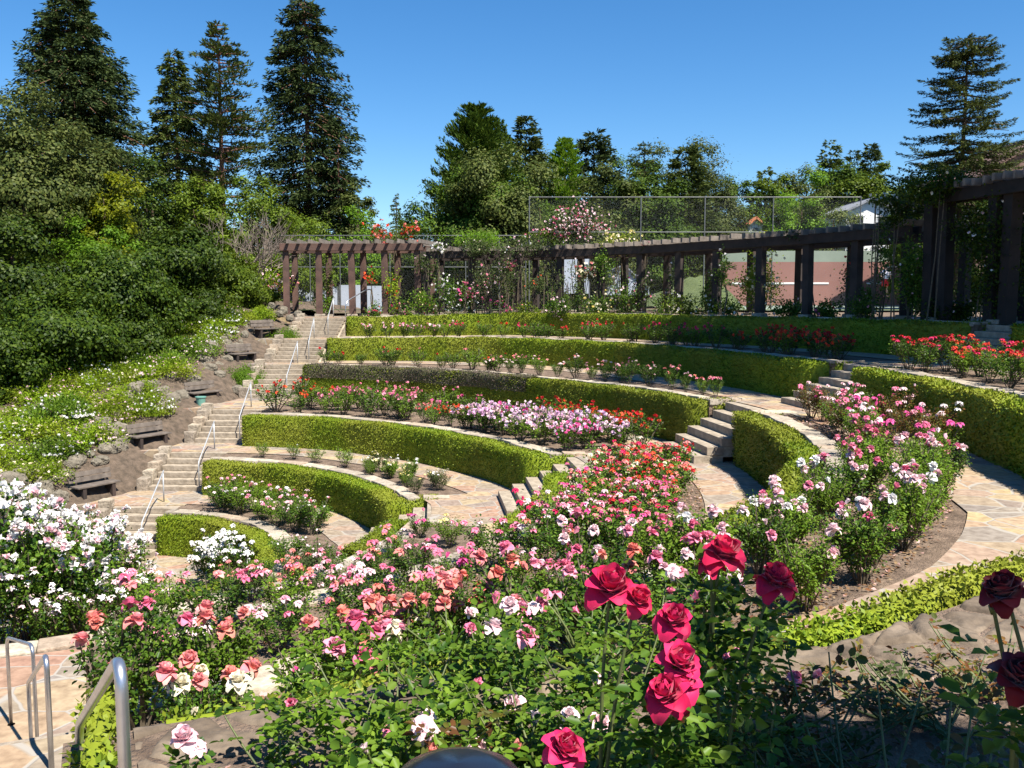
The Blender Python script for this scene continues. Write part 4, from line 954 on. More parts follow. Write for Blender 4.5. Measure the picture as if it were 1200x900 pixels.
# middle and right skyline
S_ = [('C', 'tall pointed cypress left of the skyline group', 560, 128, 150, 62, 'cypress', dict(name='cypress_tree', cat='cypress', style='column', nb=760, leaf=.45, pw=.9, bark='bark', c0=.02)),
      ('B', 'dense oak at the left foot of the pointed cypress', 535, 205, 95, 58, 'cypress', dict(nleaf=9000, leaf=.24, clumps=80, low=.02)),
      ('B', 'broad olive oak in front of the pointed cypress', 590, 178, 110, 57, 'oak', dict(nleaf=12000, leaf=.24, clumps=90, low=.03)),
      ('C', 'grey green conifer right of the pointed cypress', 616, 136, 62, 66, 'pine', dict(style='fir', nb=190, leaf=.6, pw=.6, bark='bark')),
      ('B', 'dark oak below the grey green conifer', 632, 205, 90, 60, 'cypress', dict(nleaf=8000, leaf=.24, clumps=70, low=.03)),
      ('C', 'bright yellow green conical tree in the skyline', 661, 166, 76, 64, 'bright', dict(name='conical_tree', cat='tree', style='column', nb=380, leaf=.4, bark='bark', c0=.05)),
      ('C', 'dark shaggy pine right of the bright conical tree', 694, 152, 70, 70, 'redwood', dict(name='pine_tree', cat='pine', style='fir', nb=150, leaf=.65, pw=.55, bark='bark')),
      ('B', 'oak behind the pink flowered climber', 705, 208, 100, 60, 'oak', dict(nleaf=9000, leaf=.25, clumps=80, low=.03)),
      ('C', 'blue green cedar with open layers in the skyline', 752, 153, 80, 74, 'cedar', dict(name='cedar_tree', cat='cedar', style='cedar', nb=150, leaf=.5, pw=.6, bark='bark')),
      ('B', 'dark green tree below the open blue green cedar', 752, 205, 85, 62, 'cypress', dict(nleaf=8000, leaf=.25, clumps=70, low=.03)),
      ('C', 'dark pointed pine right of the open cedar', 800, 172, 66, 70, 'pine', dict(name='pine_tree', cat='pine', style='fir', nb=170, leaf=.6, pw=.5, bark='bark')),
      ('B', 'rounded pine ending the middle tree group', 836, 190, 80, 79, 'oak', dict(nleaf=9000, leaf=.25, clumps=70, low=.03)),
      ('B', 'green tree behind the right fence of the middle group', 790, 212, 80, 76, 'oak', dict(nleaf=7000, leaf=.24, clumps=60, low=.03)),
      ('C', 'small dark conifer at the start of the right hill', 893, 197, 42, 92, 'pine', dict(style='fir', nb=110, leaf=.8, pw=.6, bark='bark')),
      ('B', 'oak on the right hill behind the bright tree', 925, 200, 62, 90, 'oak', dict(nleaf=6000, leaf=.34, clumps=50, low=.03)),
      ('C', 'tallest small conifer on the right hill', 966, 164, 46, 95, 'pine', dict(style='fir', nb=110, leaf=.8, pw=.6, bark='bark')),
      ('B', 'dark oak below the tallest small conifer', 955, 195, 62, 92, 'oak', dict(nleaf=6000, leaf=.34, clumps=50, low=.03)),
      ('C', 'dark pointed conifer on the right hill', 1013, 168, 48, 92, 'redwood', dict(style='fir', nb=130, leaf=.8, pw=.7, bark='bark')),
      ('C', 'narrow dark conifer beside the pointed one on the right hill', 993, 176, 34, 94, 'pine', dict(style='fir', nb=110, leaf=.8, pw=.7, bark='bark')),
      ('B', 'green hillside tree left of the white house', 1000, 205, 80, 86, 'mid', dict(nleaf=6000, leaf=.34, clumps=50, low=.03)),
      ('B', 'bright lime green tree behind the fence', 935, 208, 70, 79, 'bright', dict(nleaf=7000, leaf=.26, clumps=55, low=.03)),
      ('B', 'grey green bushy tree right of the lime green tree', 972, 224, 80, 78, 'oak', dict(nleaf=7000, leaf=.24, clumps=60, low=.03)),
      ('B', 'small green tree in the gap behind the fence', 882, 240, 60, 80, 'mid', dict(nleaf=5000, leaf=.28, clumps=50, low=.03)),
      ('B', 'green tree right of the white house', 1050, 225, 90, 85, 'mid', dict(nleaf=6000, leaf=.32, clumps=50, low=.03)),
      ('B', 'oak behind the layered cedar', 1105, 225, 110, 80, 'oak', dict(nleaf=7000, leaf=.32, clumps=60, low=.03)),
      ('B', 'olive tree filling behind the grey green conifer', 650, 172, 90, 82, 'oak', dict(nleaf=8000, leaf=.3, clumps=70, low=.03)),
      ('B', 'dark oak filling behind the shaggy pine', 722, 184, 90, 82, 'cypress', dict(nleaf=8000, leaf=.3, clumps=70, low=.03)),
      ('B', 'olive tree filling behind the open cedar', 778, 182, 80, 84, 'oak', dict(nleaf=8000, leaf=.3, clumps=70, low=.03)),
      ('B', 'dull pine crown at the right of the middle group', 822, 172, 60, 84, 'oak', dict(nleaf=7000, leaf=.3, clumps=50, low=.03)),
      ('B', 'low rounded tree closing the middle group', 864, 214, 54, 82, 'cypress', dict(nleaf=5000, leaf=.3, clumps=50, low=.03)),
      ('B', 'mid green tree on the right hill below the small conifer', 905, 214, 60, 90, 'mid', dict(nleaf=6000, leaf=.32, clumps=60, low=.03)),
      ('B', 'round green tree on the right hill before the pointed conifer', 990, 192, 72, 88, 'cypress', dict(nleaf=7000, leaf=.32, clumps=60, low=.03)),
      ('B', 'green tree between the pointed conifer and the cedar', 1042, 200, 70, 86, 'mid', dict(nleaf=7000, leaf=.32, clumps=60, low=.03)),
      ('C', 'large layered cedar standing over the right pergola', 1118, 16, 185, 52, 'cedar', dict(name='cedar_tree', cat='cedar', style='cedar', nb=310, leaf=.34, pw=.62, bark='bark', c0=.22, width_=.26)),
      ('B', 'dark foliage below the layered cedar', 1075, 218, 70, 50, 'dark', dict(nleaf=7000, leaf=.2, clumps=60, low=.03)),
      ('B', 'dark shrubbery behind the tall pergola at right', 1175, 225, 90, 46, 'dark', dict(nleaf=7000, leaf=.2, clumps=60, low=.03))]
for i, (k, lb, px, top, w_, Y, mt, kw) in enumerate(S_):
    if k == 'C' and kw.get('style') == 'fir': kw['nb'] = int(kw['nb'] * 1.6); w_ *= 1.6
    if k == 'B': w_ *= 1.4; top -= 12; kw['nleaf'] = int(kw['nleaf'] * 1.5)
    (CNt if k == 'C' else BLt)(lb, px, top, w_, Y, mt, seed=60 + i, **kw)
for i in range(13):
    px = 400 + i * 60; BLt(f'low dark tree behind the court fence, {ordn(i)} from the left', px, 262 + (i * 37 % 17), 115, (63 if px < 790 else 79) + i % 3, 'oak' if i % 3 else 'cypress', nleaf=6000, leaf=.25, clumps=60, low=.0, seed=120 + i, group='low trees behind the court fence')
# hill far behind
xs = np.linspace(-260, 320, 60); ysr = [105, 130, 170, 230, 320]; hs = [0, 5, 11, 15, 8]; V = []
for y, h in zip(ysr, hs):
    for x in xs: V.append((x, y, -1 + h * (.75 + .35 * math.sin(x * .03 + 1) + (.25 if x > 40 else 0))))
n = len(xs); mb = MB(); mb.v = V; mb.f = [(i * n + j, i * n + j + 1, (i + 1) * n + j + 1, (i + 1) * n + j) for i in range(4) for j in range(n - 1)]
tag(link('hill', mb.mesh('hill', M['cypress'], smooth=True)), kind='structure')
# big tree outside the right edge: shades the right end of the pergola
broadleaf('shade_tree', 'tall oak outside the right edge shading the pergola', 'tree', 16.2, 20.9, -1.6, 19, 12.5, M['oak'], nleaf=20000, leaf=.5, clumps=190, lobes=12, low=.47, seed=200)
broadleaf('shade_tree', 'second oak outside the right edge, farther back', 'tree', 20.5, 24.0, -.7, 15, 10, M['oak'], nleaf=16000, leaf=.45, clumps=150, lobes=10, low=.35, seed=203)
broadleaf('shade_tree', 'unseen small leafy tree added right of the camera for shade', 'tree', 3.0, .20, -1.6, 3.5, 2.1, M['oak'], nleaf=9000, leaf=.14, clumps=110, lobes=8, low=.66, seed=201)  # unseen tree, added only to cast shade on the lower right corner
broadleaf('shade_tree', 'second unseen small leafy tree added for shade beside the camera', 'tree', 3.35, .30, -1.6, 4.0, 2.0, M['oak'], nleaf=9000, leaf=.14, clumps=110, lobes=8, low=.66, seed=205)  # added out of view too, widens the shade along the bottom right

# ------------------------------------------------------------------ pergola: three sections
def pergola(label, t0, t1, zt, nposts, dr0=1.1, dr1=3.4, double=False, post=.27, lattice=.42, over=.5, wood='wood'):
    """curved pergola between angles; parts: post, beam, rafter"""
    tm = (t0 + t1) / 2; zf = float(zk(6, tm)); c = pol(rk(6, tm) + dr0, tm); root = empty('pergola', (c[0], c[1], zf)); tag(root, label, 'pergola', 'pergola sections round the garden top')
    off = Vector((-c[0], -c[1], -zf))
    for dr in (dr0, dr1):
        for i in range(nposts):
            t = t0 + (t1 - t0) * i / (nposts - 1); r = rk(6, t) + dr; p = pol(r, t); zz = float(zk(6, t)); H = zt - .32 - zz
            for q in ((-.27, .27) if double else (0,)):
                mb = MB(); dx = q * math.sin(R(t)); dy = -q * math.cos(R(t))
                mb.box((0, 0, 0), (post, post, H), None, .008); o = mb.build('post', M[wood], root, bevel=.012)
                o.location = (p[0] + dx + off.x, p[1] + dy + off.y, zz + H / 2 + off.z); o.rotation_euler = (R(random.uniform(-.6, .6)), R(random.uniform(-.6, .6)), R(t))
            mb = MB(); mb.box((0, 0, 0), (.42, .42, .16), None, .02); o = mb.build('footing', M['stone'], root, bevel=.03); o.location = (p[0] + off.x, p[1] + off.y, zz + .06 + off.z); o.rotation_euler = (0, 0, R(t))
        for i in range(nposts - 1):
            ta = t0 + (t1 - t0) * i / (nposts - 1); tb = t0 + (t1 - t0) * (i + 1) / (nposts - 1); a = pol(rk(6, ta) + dr, ta); b = pol(rk(6, tb) + dr, tb)
            for s in (-1, 1):
                e = b - a; L = np.linalg.norm(e); e = e / L; nrm = np.array([-e[1], e[0]]) * (post * .5 + .05) * s; m = (a + b) / 2 + nrm; mb = MB()
                ex = .35 if i in (0, nposts - 2) else 0
                block(mb, (m[0] + off.x, m[1] + off.y, zt - .27 + random.uniform(-.01, .01) + off.z), e, L + .12 + ex, .09, .32, .006); mb.build('beam', M[wood], root, bevel=.008)
    # rafters
    t = t0 - .6
    while t < t1 + .6:
        r0 = rk(6, t) + dr0 - over; r1 = rk(6, t) + dr1 + over; tt = t + random.uniform(-.08, .08); a = pol(r0, tt); b = pol(r1, tt); m = (a + b) / 2; mb = MB()
        block(mb, (m[0] + off.x, m[1] + off.y, zt - .02 + random.uniform(-.02, .02) + off.z), b - a, r1 - r0, .085, .19, .008); mb.build('rafter', M['wood_top'], root, bevel=.008)
        t += math.degrees(lattice / r0)
    return root
pergola('left pergola section of dark timber, raised above its neighbour', 78.5, 93.5, 2.62, 5, 1.3, 3.6, lattice=.5, wood='wood_red')
pergola('long curved middle pergola section of dark timber', 22, 77.5, 2.26, 12, 1.3, 3.6, lattice=.5)
pergola('tall heavy pergola section in shade at the right', -1, 17.5, 3.05, 4, .7, 3.6, True, .32, .36, wood='wood_shade')

# ------------------------------------------------------------------ climbers and shrubs along the pergola
def climber(px, py0, py1, w, Y, label, colr, mat='rose_leaf', n=900, nbl=60, bsize=.13, cat='climbing rose', leaf=.09, stems=4, gz_=None, dense=1.0, dep=.5, name='climbing_rose', flat=False, group=None):
    X = gx(px, Y); zt = gz(py0, Y); zb = gz(py1, Y); ground = float(Z[6]) - .1 if gz_ is None else gz_; W = w / F * Y * .5; H = (zt - zb) / 2; zc = (zt + zb) / 2 - ground
    root = empty(name, (X, Y, ground), 0); tag(root, label, cat, group)
    nc = max(10, int(n / 45)); c = rng.normal(size=(nc, 3)); c = unit(c) * rng.uniform(.35, .95, (nc, 1)) * [W, dep, H] + [0, 0, zc]
    i = rng.integers(0, nc, n); P = c[i] + rng.normal(size=(n, 3)) * [min(W, .9) * .22, .14, min(H, .9) * .22]; A = unit(rdir(n) + [0, 0, -.2])
    v, f = leaves(P, A, unit(rng.normal(size=(n, 3)) * .7 + [0, -.3, 1]), rng.uniform(.7, 1.3, n) * leaf, leaf * .62); link('foliage', npmesh('foliage', v, f, M[mat]), None, root)
    mb = MB()
    for s in range(2 if mat == 'dark' else stems):
        xx = random.uniform(-.25, .25) * min(W, 1); top = c[rng.integers(0, nc)]; mb.tube([(xx, 0, 0), (xx + random.uniform(-.2, .2), random.uniform(-.1, .1), zc * .5), (top[0] * .25, top[1] * .5, zc), (top[0] * .5, top[1], zc + (top[2] - zc) * .6)], [.024, .018, .012, .006], 5, False)
    mb.build('stem', M['cane'], root)
    if nbl:
        cl = colr if isinstance(colr, (list, tuple)) else [colr]
        for cc in cl:
            m = max(2, int(nbl / len(cl))); P = c[rng.integers(0, nc, m)] + rng.normal(size=(m, 3)) * [min(W, .9) * .25, .15, min(H, .9) * .25] + [0, -.12, .05]
            v, f = blossom_cloud(P, bsize, cc); link('blossoms', npmesh('blossoms', v, f, M['p_' + cc]), None, root)
    return root
CL = [(322, 312, 350, 40, 43.5, 'pale coral climbing rose at the left end of the pergola', ['palepink', 'coral'], 'slope_leaf', 900, 70, .16),
      (382, 295, 362, 26, 43.3, 'leafy climber wound round the second pergola posts', ['pink'], 'mid', 700, 4, .1),
      (380, 345, 372, 26, 42.9, 'green bush at the foot of the left pergola', ['pink'], 'bright', 600, 3, .1),
      (463, 262, 286, 66, 42.6, 'red climbing rose sprawling on top of the left pergola', ['scarlet', 'coral'], 'mid', 900, 70, .2),
      (436, 318, 338, 16, 42.0, 'orange red rose spray hanging on a left pergola post', ['orange', 'scarlet'], 'mid', 160, 26, .15),
      (458, 295, 372, 24, 42.0, 'thin climber with a few red blooms on a pergola post', ['scarlet'], 'slope_leaf', 700, 10, .16),
      (513, 285, 300, 22, 41.4, 'white rose tuft lying on the pergola beams', ['white'], 'mid', 200, 26, .15),
      (493, 340, 374, 32, 41.0, 'yellowish green rose bush under the pergola', ['yellow'], 'bright', 700, 12, .1),
      (528, 318, 374, 55, 41.0, 'white climbing rose loosely covering two posts', ['white'], 'rose_leaf', 1700, 75, .14),
      (546, 330, 352, 16, 40.6, 'deep pink rose spray beside the white climber', ['pink', 'magenta'], 'rose_leaf', 250, 26, .17),
      (572, 305, 352, 40, 40.4, 'dusty pink climbing rose with thin leaves', ['palepink', 'pink'], 'dull_leaf', 900, 40, .14),
      (598, 308, 320, 22, 40.3, 'clear pink rose cluster high on the pergola', ['pink', 'coral'], 'dull_leaf', 200, 34, .17),
      (588, 350, 372, 24, 40.0, 'bright magenta rose low on the pergola terrace', ['magenta', 'pink'], 'rose_leaf', 400, 20, .15),
      (555, 268, 292, 90, 41.2, 'feathery yellow green vine on the pergola roof', ['yellow'], 'bright', 1900, 0, .1),
      (620, 352, 372, 30, 39.6, 'small green rose bush with peach blooms by the pergola', ['coral', 'cream'], 'mid', 600, 10, .1),
      (628, 322, 345, 26, 39.5, 'rusty tipped climber on a middle pergola post', ['orange'], 'dull_leaf', 500, 8, .1),
      (676, 240, 284, 76, 40.2, 'big mound of pink blossom on the pergola roof', ['pink', 'palepink', 'palepink'], 'dull_leaf', 2200, 330, .13),
      (640, 266, 286, 60, 40.4, 'trailing pink flowered shoots left of the big pink mound', ['palepink', 'pink'], 'mid', 900, 50, .12),
      (722, 272, 296, 44, 39.2, 'cream yellow rose on the beams right of the pink mound', ['cream', 'yellow'], 'slope_leaf', 700, 60, .16),
      (690, 306, 332, 34, 38.9, 'apricot yellow climbing rose on a shaded post', ['cream', 'cream', 'coral'], 'dull_leaf', 600, 60, .16),
      (680, 330, 374, 22, 38.8, 'green climber at the foot of the apricot rose', ['cream'], 'rose_leaf', 600, 6, .13),
      (708, 344, 374, 50, 38.3, 'yellow rose bush spread between two middle posts', ['cream', 'yellow'], 'rose_leaf', 1400, 60, .15),
      (752, 300, 372, 24, 37.4, 'climber with scattered pale pink blooms on paired posts', ['palepink'], 'dull_leaf', 800, 14, .14),
      (757, 284, 294, 18, 37.4, 'pink rose tuft on the beam edge', ['pink', 'palepink'], 'dull_leaf', 160, 16, .16),
      (805, 345, 376, 56, 35.3, 'green shrub rose dotted with cream under the pergola', ['cream', 'white'], 'mid', 1600, 22, .14),
      (850, 348, 376, 44, 34.0, 'grey green bush with white blooms under the pergola', ['white'], 'rose_leaf', 1300, 18, .13),
      (888, 290, 376, 46, 33.0, 'tall cream climbing rose column on a right hand post', ['cream', 'cream', 'yellow'], 'slope_leaf', 2600, 110, .15),
      (893, 270, 284, 34, 33.8, 'yellow tinged vine on the pergola roof', ['yellow'], 'yellow', 500, 0, .1),
      (925, 350, 376, 40, 32.0, 'dark green bush right of the cream rose column', ['palepink'], 'rose_leaf', 1300, 5, .1),
      (990, 282, 378, 12, 29.7, 'thin bare vine hanging beside a dark post', ['red'], 'dull_leaf', 140, 3, .14),
      (968, 352, 378, 36, 30.6, 'dark bush with one red bloom beneath the pergola', ['red', 'magenta'], 'rose_leaf', 1200, 4, .16),
      (1030, 250, 372, 22, 27.2, 'leafy climber with a few white blooms on the tall section', ['white'], 'rose_leaf', 900, 12, .11),
      (1066, 270, 374, 32, 26.4, 'dark climbing rose wrapped round the tall paired posts', ['palepink', 'white'], 'rose_leaf', 2400, 26, .10),
      (1022, 228, 242, 20, 27.2, 'tuft of leaves with white buds on the tall beam end', ['white'], 'mid', 300, 10, .12),
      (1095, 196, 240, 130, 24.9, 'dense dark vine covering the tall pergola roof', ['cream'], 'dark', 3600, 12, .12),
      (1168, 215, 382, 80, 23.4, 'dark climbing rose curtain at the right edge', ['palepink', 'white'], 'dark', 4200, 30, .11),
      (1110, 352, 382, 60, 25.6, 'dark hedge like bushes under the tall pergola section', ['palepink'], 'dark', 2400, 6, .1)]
CL += [(590, 288, 350, 46, 39.6, 'tangle of thin vines hanging from the middle pergola beams', ['palepink'], 'dull_leaf', 900, 12, .12),
       (665, 292, 372, 30, 38.6, 'bare stemmed vine rising beside the tall court screen', ['palepink'], 'dull_leaf', 450, 5, .12),
       (735, 320, 374, 44, 37.4, 'leafy tangle of pink dotted rose between two posts', ['palepink', 'pink'], 'rose_leaf', 1100, 20, .13),
       (782, 300, 374, 24, 36.2, 'thin green vine on the posts near the grassy bank', ['white'], 'dull_leaf', 500, 8, .12),
       (830, 318, 376, 24, 34.4, 'dark green vine at the foot of a right hand post', ['white'], 'rose_leaf', 900, 10, .12),
       (500, 292, 330, 30, 41.2, 'vine draped under the step in the pergola roof', ['palepink'], 'dull_leaf', 500, 6, .12),
       (1010, 335, 380, 36, 27.6, 'shaded bush with reddish leaves below the tall posts', ['pink'], 'rose_leaf', 1000, 5, .12),
       (948, 262, 282, 70, 31.0, 'leafless vine lying on the right part of the roof', ['palepink'], 'dull_leaf', 300, 4, .1)]
CL += [(610, 280, 300, 60, 39.9, 'leafy mat lying over the middle pergola roof', ['palepink', 'white'], 'dull_leaf', 1100, 14, .11),
       (570, 276, 300, 60, 40.6, 'olive vine with few buds on the pergola roof', ['cream'], 'dull_leaf', 1000, 8, .11),
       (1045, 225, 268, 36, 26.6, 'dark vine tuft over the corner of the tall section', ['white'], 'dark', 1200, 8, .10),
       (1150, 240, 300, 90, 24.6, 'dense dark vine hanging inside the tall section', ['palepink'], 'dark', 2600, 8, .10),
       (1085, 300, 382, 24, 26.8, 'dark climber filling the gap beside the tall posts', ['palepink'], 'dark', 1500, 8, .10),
       (705, 290, 330, 30, 38.6, 'dark leafy vine over a middle post head', ['cream'], 'rose_leaf', 800, 10, .12),
       (845, 296, 340, 16, 33.4, 'vine twisting up a post left of the cream column', ['white'], 'rose_leaf', 500, 5, .11)]
for q in CL: climber(*q)
for i, px in enumerate([440, 470, 505, 650, 660, 735, 775, 1012]):
    Y = 42 if px < 520 else 38 if px < 800 else 28.5
    climber(px, 352 if px < 520 else 345, 374, 24, Y, f'low bush at the pergola foot, {ordn(i)} of eight from the left', ['crimson', 'pink'] if px < 520 else ['palepink'], 'rose_leaf', 500, 12, .13, group='low bushes at the pergola foot')
# ------------------------------------------------------------------ courts, fences and houses beyond
tag(MB().add([(12, 47, 0), (36, 47, 0), (44, 76, .05), (16, 76, .05)], [(0, 1, 2, 3)]).build('path', M['court_green'], loc=(0, 0, -.60)), kind='structure')
tag(MB().add([(-15, 44, 0), (36, 44, 0), (36, 47, 0), (-15, 47, 0)], [(0, 1, 2, 3)]).build('lawn', M['lawn'], loc=(0, 0, -.55)), kind='structure')
Yw = 74
def wall_panel(x0, x1, z0, z1, y, mat, parent, name, th=.3):
    return MB().box(((x0 + x1) / 2, y, (z0 + z1) / 2), (x1 - x0, th, z1 - z0)).build(name, M[mat], parent)
root = empty('practice_wall', (0, 0, 0)); tag(root, 'long tennis practice wall, dull red below and grey green above, with a white line', 'practice wall')
x0, x1 = gx(838, Yw), gx(1100, Yw)
wall_panel(x0, x1, -.6, gz(307, Yw), Yw, 'court_red', root, 'red_panel'); wall_panel(x0, x1, gz(307, Yw) + .002, gz(294, Yw), Yw, 'court_green', root, 'green_panel')
wall_panel(gx(855, Yw), gx(968, Yw), gz(333, Yw), gz(331, Yw), Yw - .17, 'white', root, 'net_line', .04)
wall_panel(gx(1012, Yw), gx(1035, Yw), gz(333, Yw), gz(331, Yw), Yw - .17, 'white', root, 'net_line', .04)
# grey screens on the lower courts
for i, (a, b, t_, bt, Y) in enumerate([(300, 368, 337, 372, 55), (372, 397, 336, 372, 55), (399, 428, 334, 372, 55), (430, 450, 335, 372, 55), (654, 690, 302, 344, 56)]):
    r_ = empty('wind_screen', (gx((a + b) / 2, Y), Y, gz(bt, Y))); w_ = (b - a) / F * Y; h_ = gz(t_, Y) - gz(bt, Y)
    tag(r_, ['pale blue grey court screen farthest left behind the pergola', 'narrow blue grey court screen between left pergola posts', 'broad blue grey court screen left of centre', 'blue grey court screen nearest the red climber', 'tall blue grey court screen in the pergola middle'][i], 'court screen', 'court screens')
    MB().box((0, 0, h_ / 2), (w_ - .06, .03, h_)).build('cloth', M['windscreen'], r_)
    for s in (-1, 1): MB().tube([(s * w_ / 2, 0, -.3), (s * w_ / 2, 0, h_ + .02)], .04, 8).build('post', M['fence_pipe'], r_)
# low gabled pale roof seen between middle posts
Y = 58; root = empty('shed', (gx(735, Y), Y, gz(346, Y))); tag(root, 'low pale shed with sloping roof behind the middle pergola', 'shed'); s = Y / F
mb = MB(); pr = [(-25, 0), (-25, 26), (-5, 34), (25, 8), (25, 0)]; v = [(a * s, 0, b * s) for a, b in pr] + [(a * s, 3.0, b * s) for a, b in pr]
mb.add(v, [(4, 3, 2, 1, 0), (5, 6, 7, 8, 9)] + [(i, i + 1, i + 6, i + 5) for i in range(4)]); mb.build('wall', M['windscreen'], root)
mb = MB(); mb.box((-15 * s, 1.5, 31.2 * s), (21.7 * s, 3.3, .08), Matrix.Rotation(-.38, 3, 'Y')); mb.box((10 * s, 1.5, 22 * s), (40 * s, 3.3, .08), Matrix.Rotation(.715, 3, 'Y')); mb.build('roof', M['greyroof'], root)
# grassy bank with a gravel track
mb = MB(); Y0 = 47; V = []
for j in range(8):
    for i in range(14):
        x = gx(772, Y0) + i * .35; y = Y0 + j * 1.2; V.append((x, y, -.55 + (1.9 * j / 7) * min(1, .15 + i / 11) + .08 * math.sin(i * 2.3 + j)))
mb.v = V; mb.f = [(j * 14 + i, j * 14 + i + 1, (j + 1) * 14 + i + 1, (j + 1) * 14 + i) for j in range(7) for i in range(13)]
tag(mb.build('lawn', M['lawn'], smooth=True), kind='structure')
# chain link fences
m, t, b = nodes('chain_link'); tc = t.nodes.new('ShaderNodeTexCoord'); mp = t.nodes.new('ShaderNodeMapping'); mp.inputs['Rotation'].default_value = (0, R(45), 0)
t.links.new(tc.outputs['Object'], mp.inputs[0]); sx = t.nodes.new('ShaderNodeSeparateXYZ'); t.links.new(mp.outputs[0], sx.inputs[0]); outs = []
for a in (0, 2):
    mu = t.nodes.new('ShaderNodeMath'); mu.operation = 'MULTIPLY'; mu.inputs[1].default_value = 1 / .055; fr = t.nodes.new('ShaderNodeMath'); fr.operation = 'FRACT'; lt = t.nodes.new('ShaderNodeMath'); lt.operation = 'LESS_THAN'; lt.inputs[1].default_value = .02
    t.links.new(sx.outputs[a], mu.inputs[0]); t.links.new(mu.outputs[0], fr.inputs[0]); t.links.new(fr.outputs[0], lt.inputs[0]); outs.append(lt.outputs[0])
mx = t.nodes.new('ShaderNodeMath'); mx.operation = 'MAXIMUM'; t.links.new(outs[0], mx.inputs[0]); t.links.new(outs[1], mx.inputs[1])
b.inputs['Base Color'].default_value = (.22, .23, .23, 1); b.inputs['Roughness'].default_value = .6; t.links.new(mx.outputs[0], b.inputs['Alpha']); M['chain'] = m
def fence(label, Y, pxs, top, mids, bottom_z=-.6):
    root = empty('chain_link_fence', (gx(pxs[0], Y), Y, bottom_z)); tag(root, label, 'fence', 'chain link court fences'); zt = gz(top, Y) - bottom_z; W = gx(pxs[-1], Y) - gx(pxs[0], Y)
    for px in pxs: x = gx(px, Y) - gx(pxs[0], Y); MB().tube([(x, 0, 0), (x, 0, zt + .05)], .035 if len(pxs) < 9 else .028, 8).build('post', M['fence_pipe'], root)
    for zz in [zt] + [gz(q, Y) - bottom_z for q in mids]: MB().tube([(0, 0, zz), (W, 0, zz)], .024, 8).build('rail', M['fence_pipe'], root)
    MB().add([(0, .05, 0), (W, .05, 0), (W, .05, zt), (0, .05, zt)], [(0, 1, 2, 3)]).build('mesh_panel', M['chain'], root)
fence('tall chain link fence rising above the middle pergola', 49, [620, 749, 823, 902, 1003], 231, [272])
fence('lower chain link fence behind the left half of the pergola', 50, [318, 365, 400, 428, 458, 502, 546, 585, 616], 276, [313])
# white house, tiled roofs
def house(label, px, pyt, pyb, w, Y, wallm, roofm, roof_rise, gable=True, dep=8, win=2, ch=False):
    W = w / F * Y; zt = gz(pyt, Y); zb = gz(pyb, Y); root = empty('house', (gx(px, Y), Y, zb)); tag(root, label, 'house'); H = zt - zb; rr = roof_rise / F * Y; hb = H - rr
    mb = MB(); v = [(-W / 2, 0, -4), (W / 2, 0, -4), (W / 2, 0, hb), (0, 0, H), (-W / 2, 0, hb)]; v += [(a, dep, c) for a, b_, c in v]
    mb.add(v, [(4, 3, 2, 1, 0)[::-1], (5, 6, 7, 8, 9)[::-1], (0, 1, 6, 5), (1, 2, 7, 6), (4, 0, 5, 9)]); mb.build('wall', M[wallm], root)
    for s in (-1, 1):
        L = math.hypot(W / 2, rr) * 1.12; a = math.atan2(rr, W / 2); mb = MB(); mb.box((s * W / 4 * 1.03, dep / 2, hb + rr / 2 + .12), (L, dep + .8, .16), Matrix.Rotation(s * a, 3, 'Y')); r_ = mb.build('roof', M[roofm], root)
        if ch and s > 0: MB().box((s * W * .05, dep * .2, H + .5), (.9, .9, 2.4)).build('chimney', M['brick'], r_)
    for i in range(win):
        x = (i + .5) / win * W - W / 2; o = MB().box((x, -.02, hb * .55), (W / win * .45, .06, hb * .45)).build('window', M['white'], root); MB().box((x, -.06, hb * .55), (W / win * .38, .05, hb * .38)).build('pane', M['glass'], o)
house('white gabled house with grey roof above the right pergola', 1015, 235, 268, 56, 78, 'white', 'greyroof', 13)
house('small house with clay red roof behind the fence', 882, 257, 274, 16, 80, 'cream_wall' if 'cream_wall' in M else 'white', 'orangeroof', 7, win=1, dep=4)
house('white garden building glimpsed through the tall pergola', 1128, 246, 262, 18, 60, 'white', 'greyroof', 4, win=1, dep=4)
house('large brown shingled house with brick chimney at the right edge', 1215, 163, 262, 190, 60, 'brownroof', 'brownroof', 52, win=3, dep=10, ch=True)

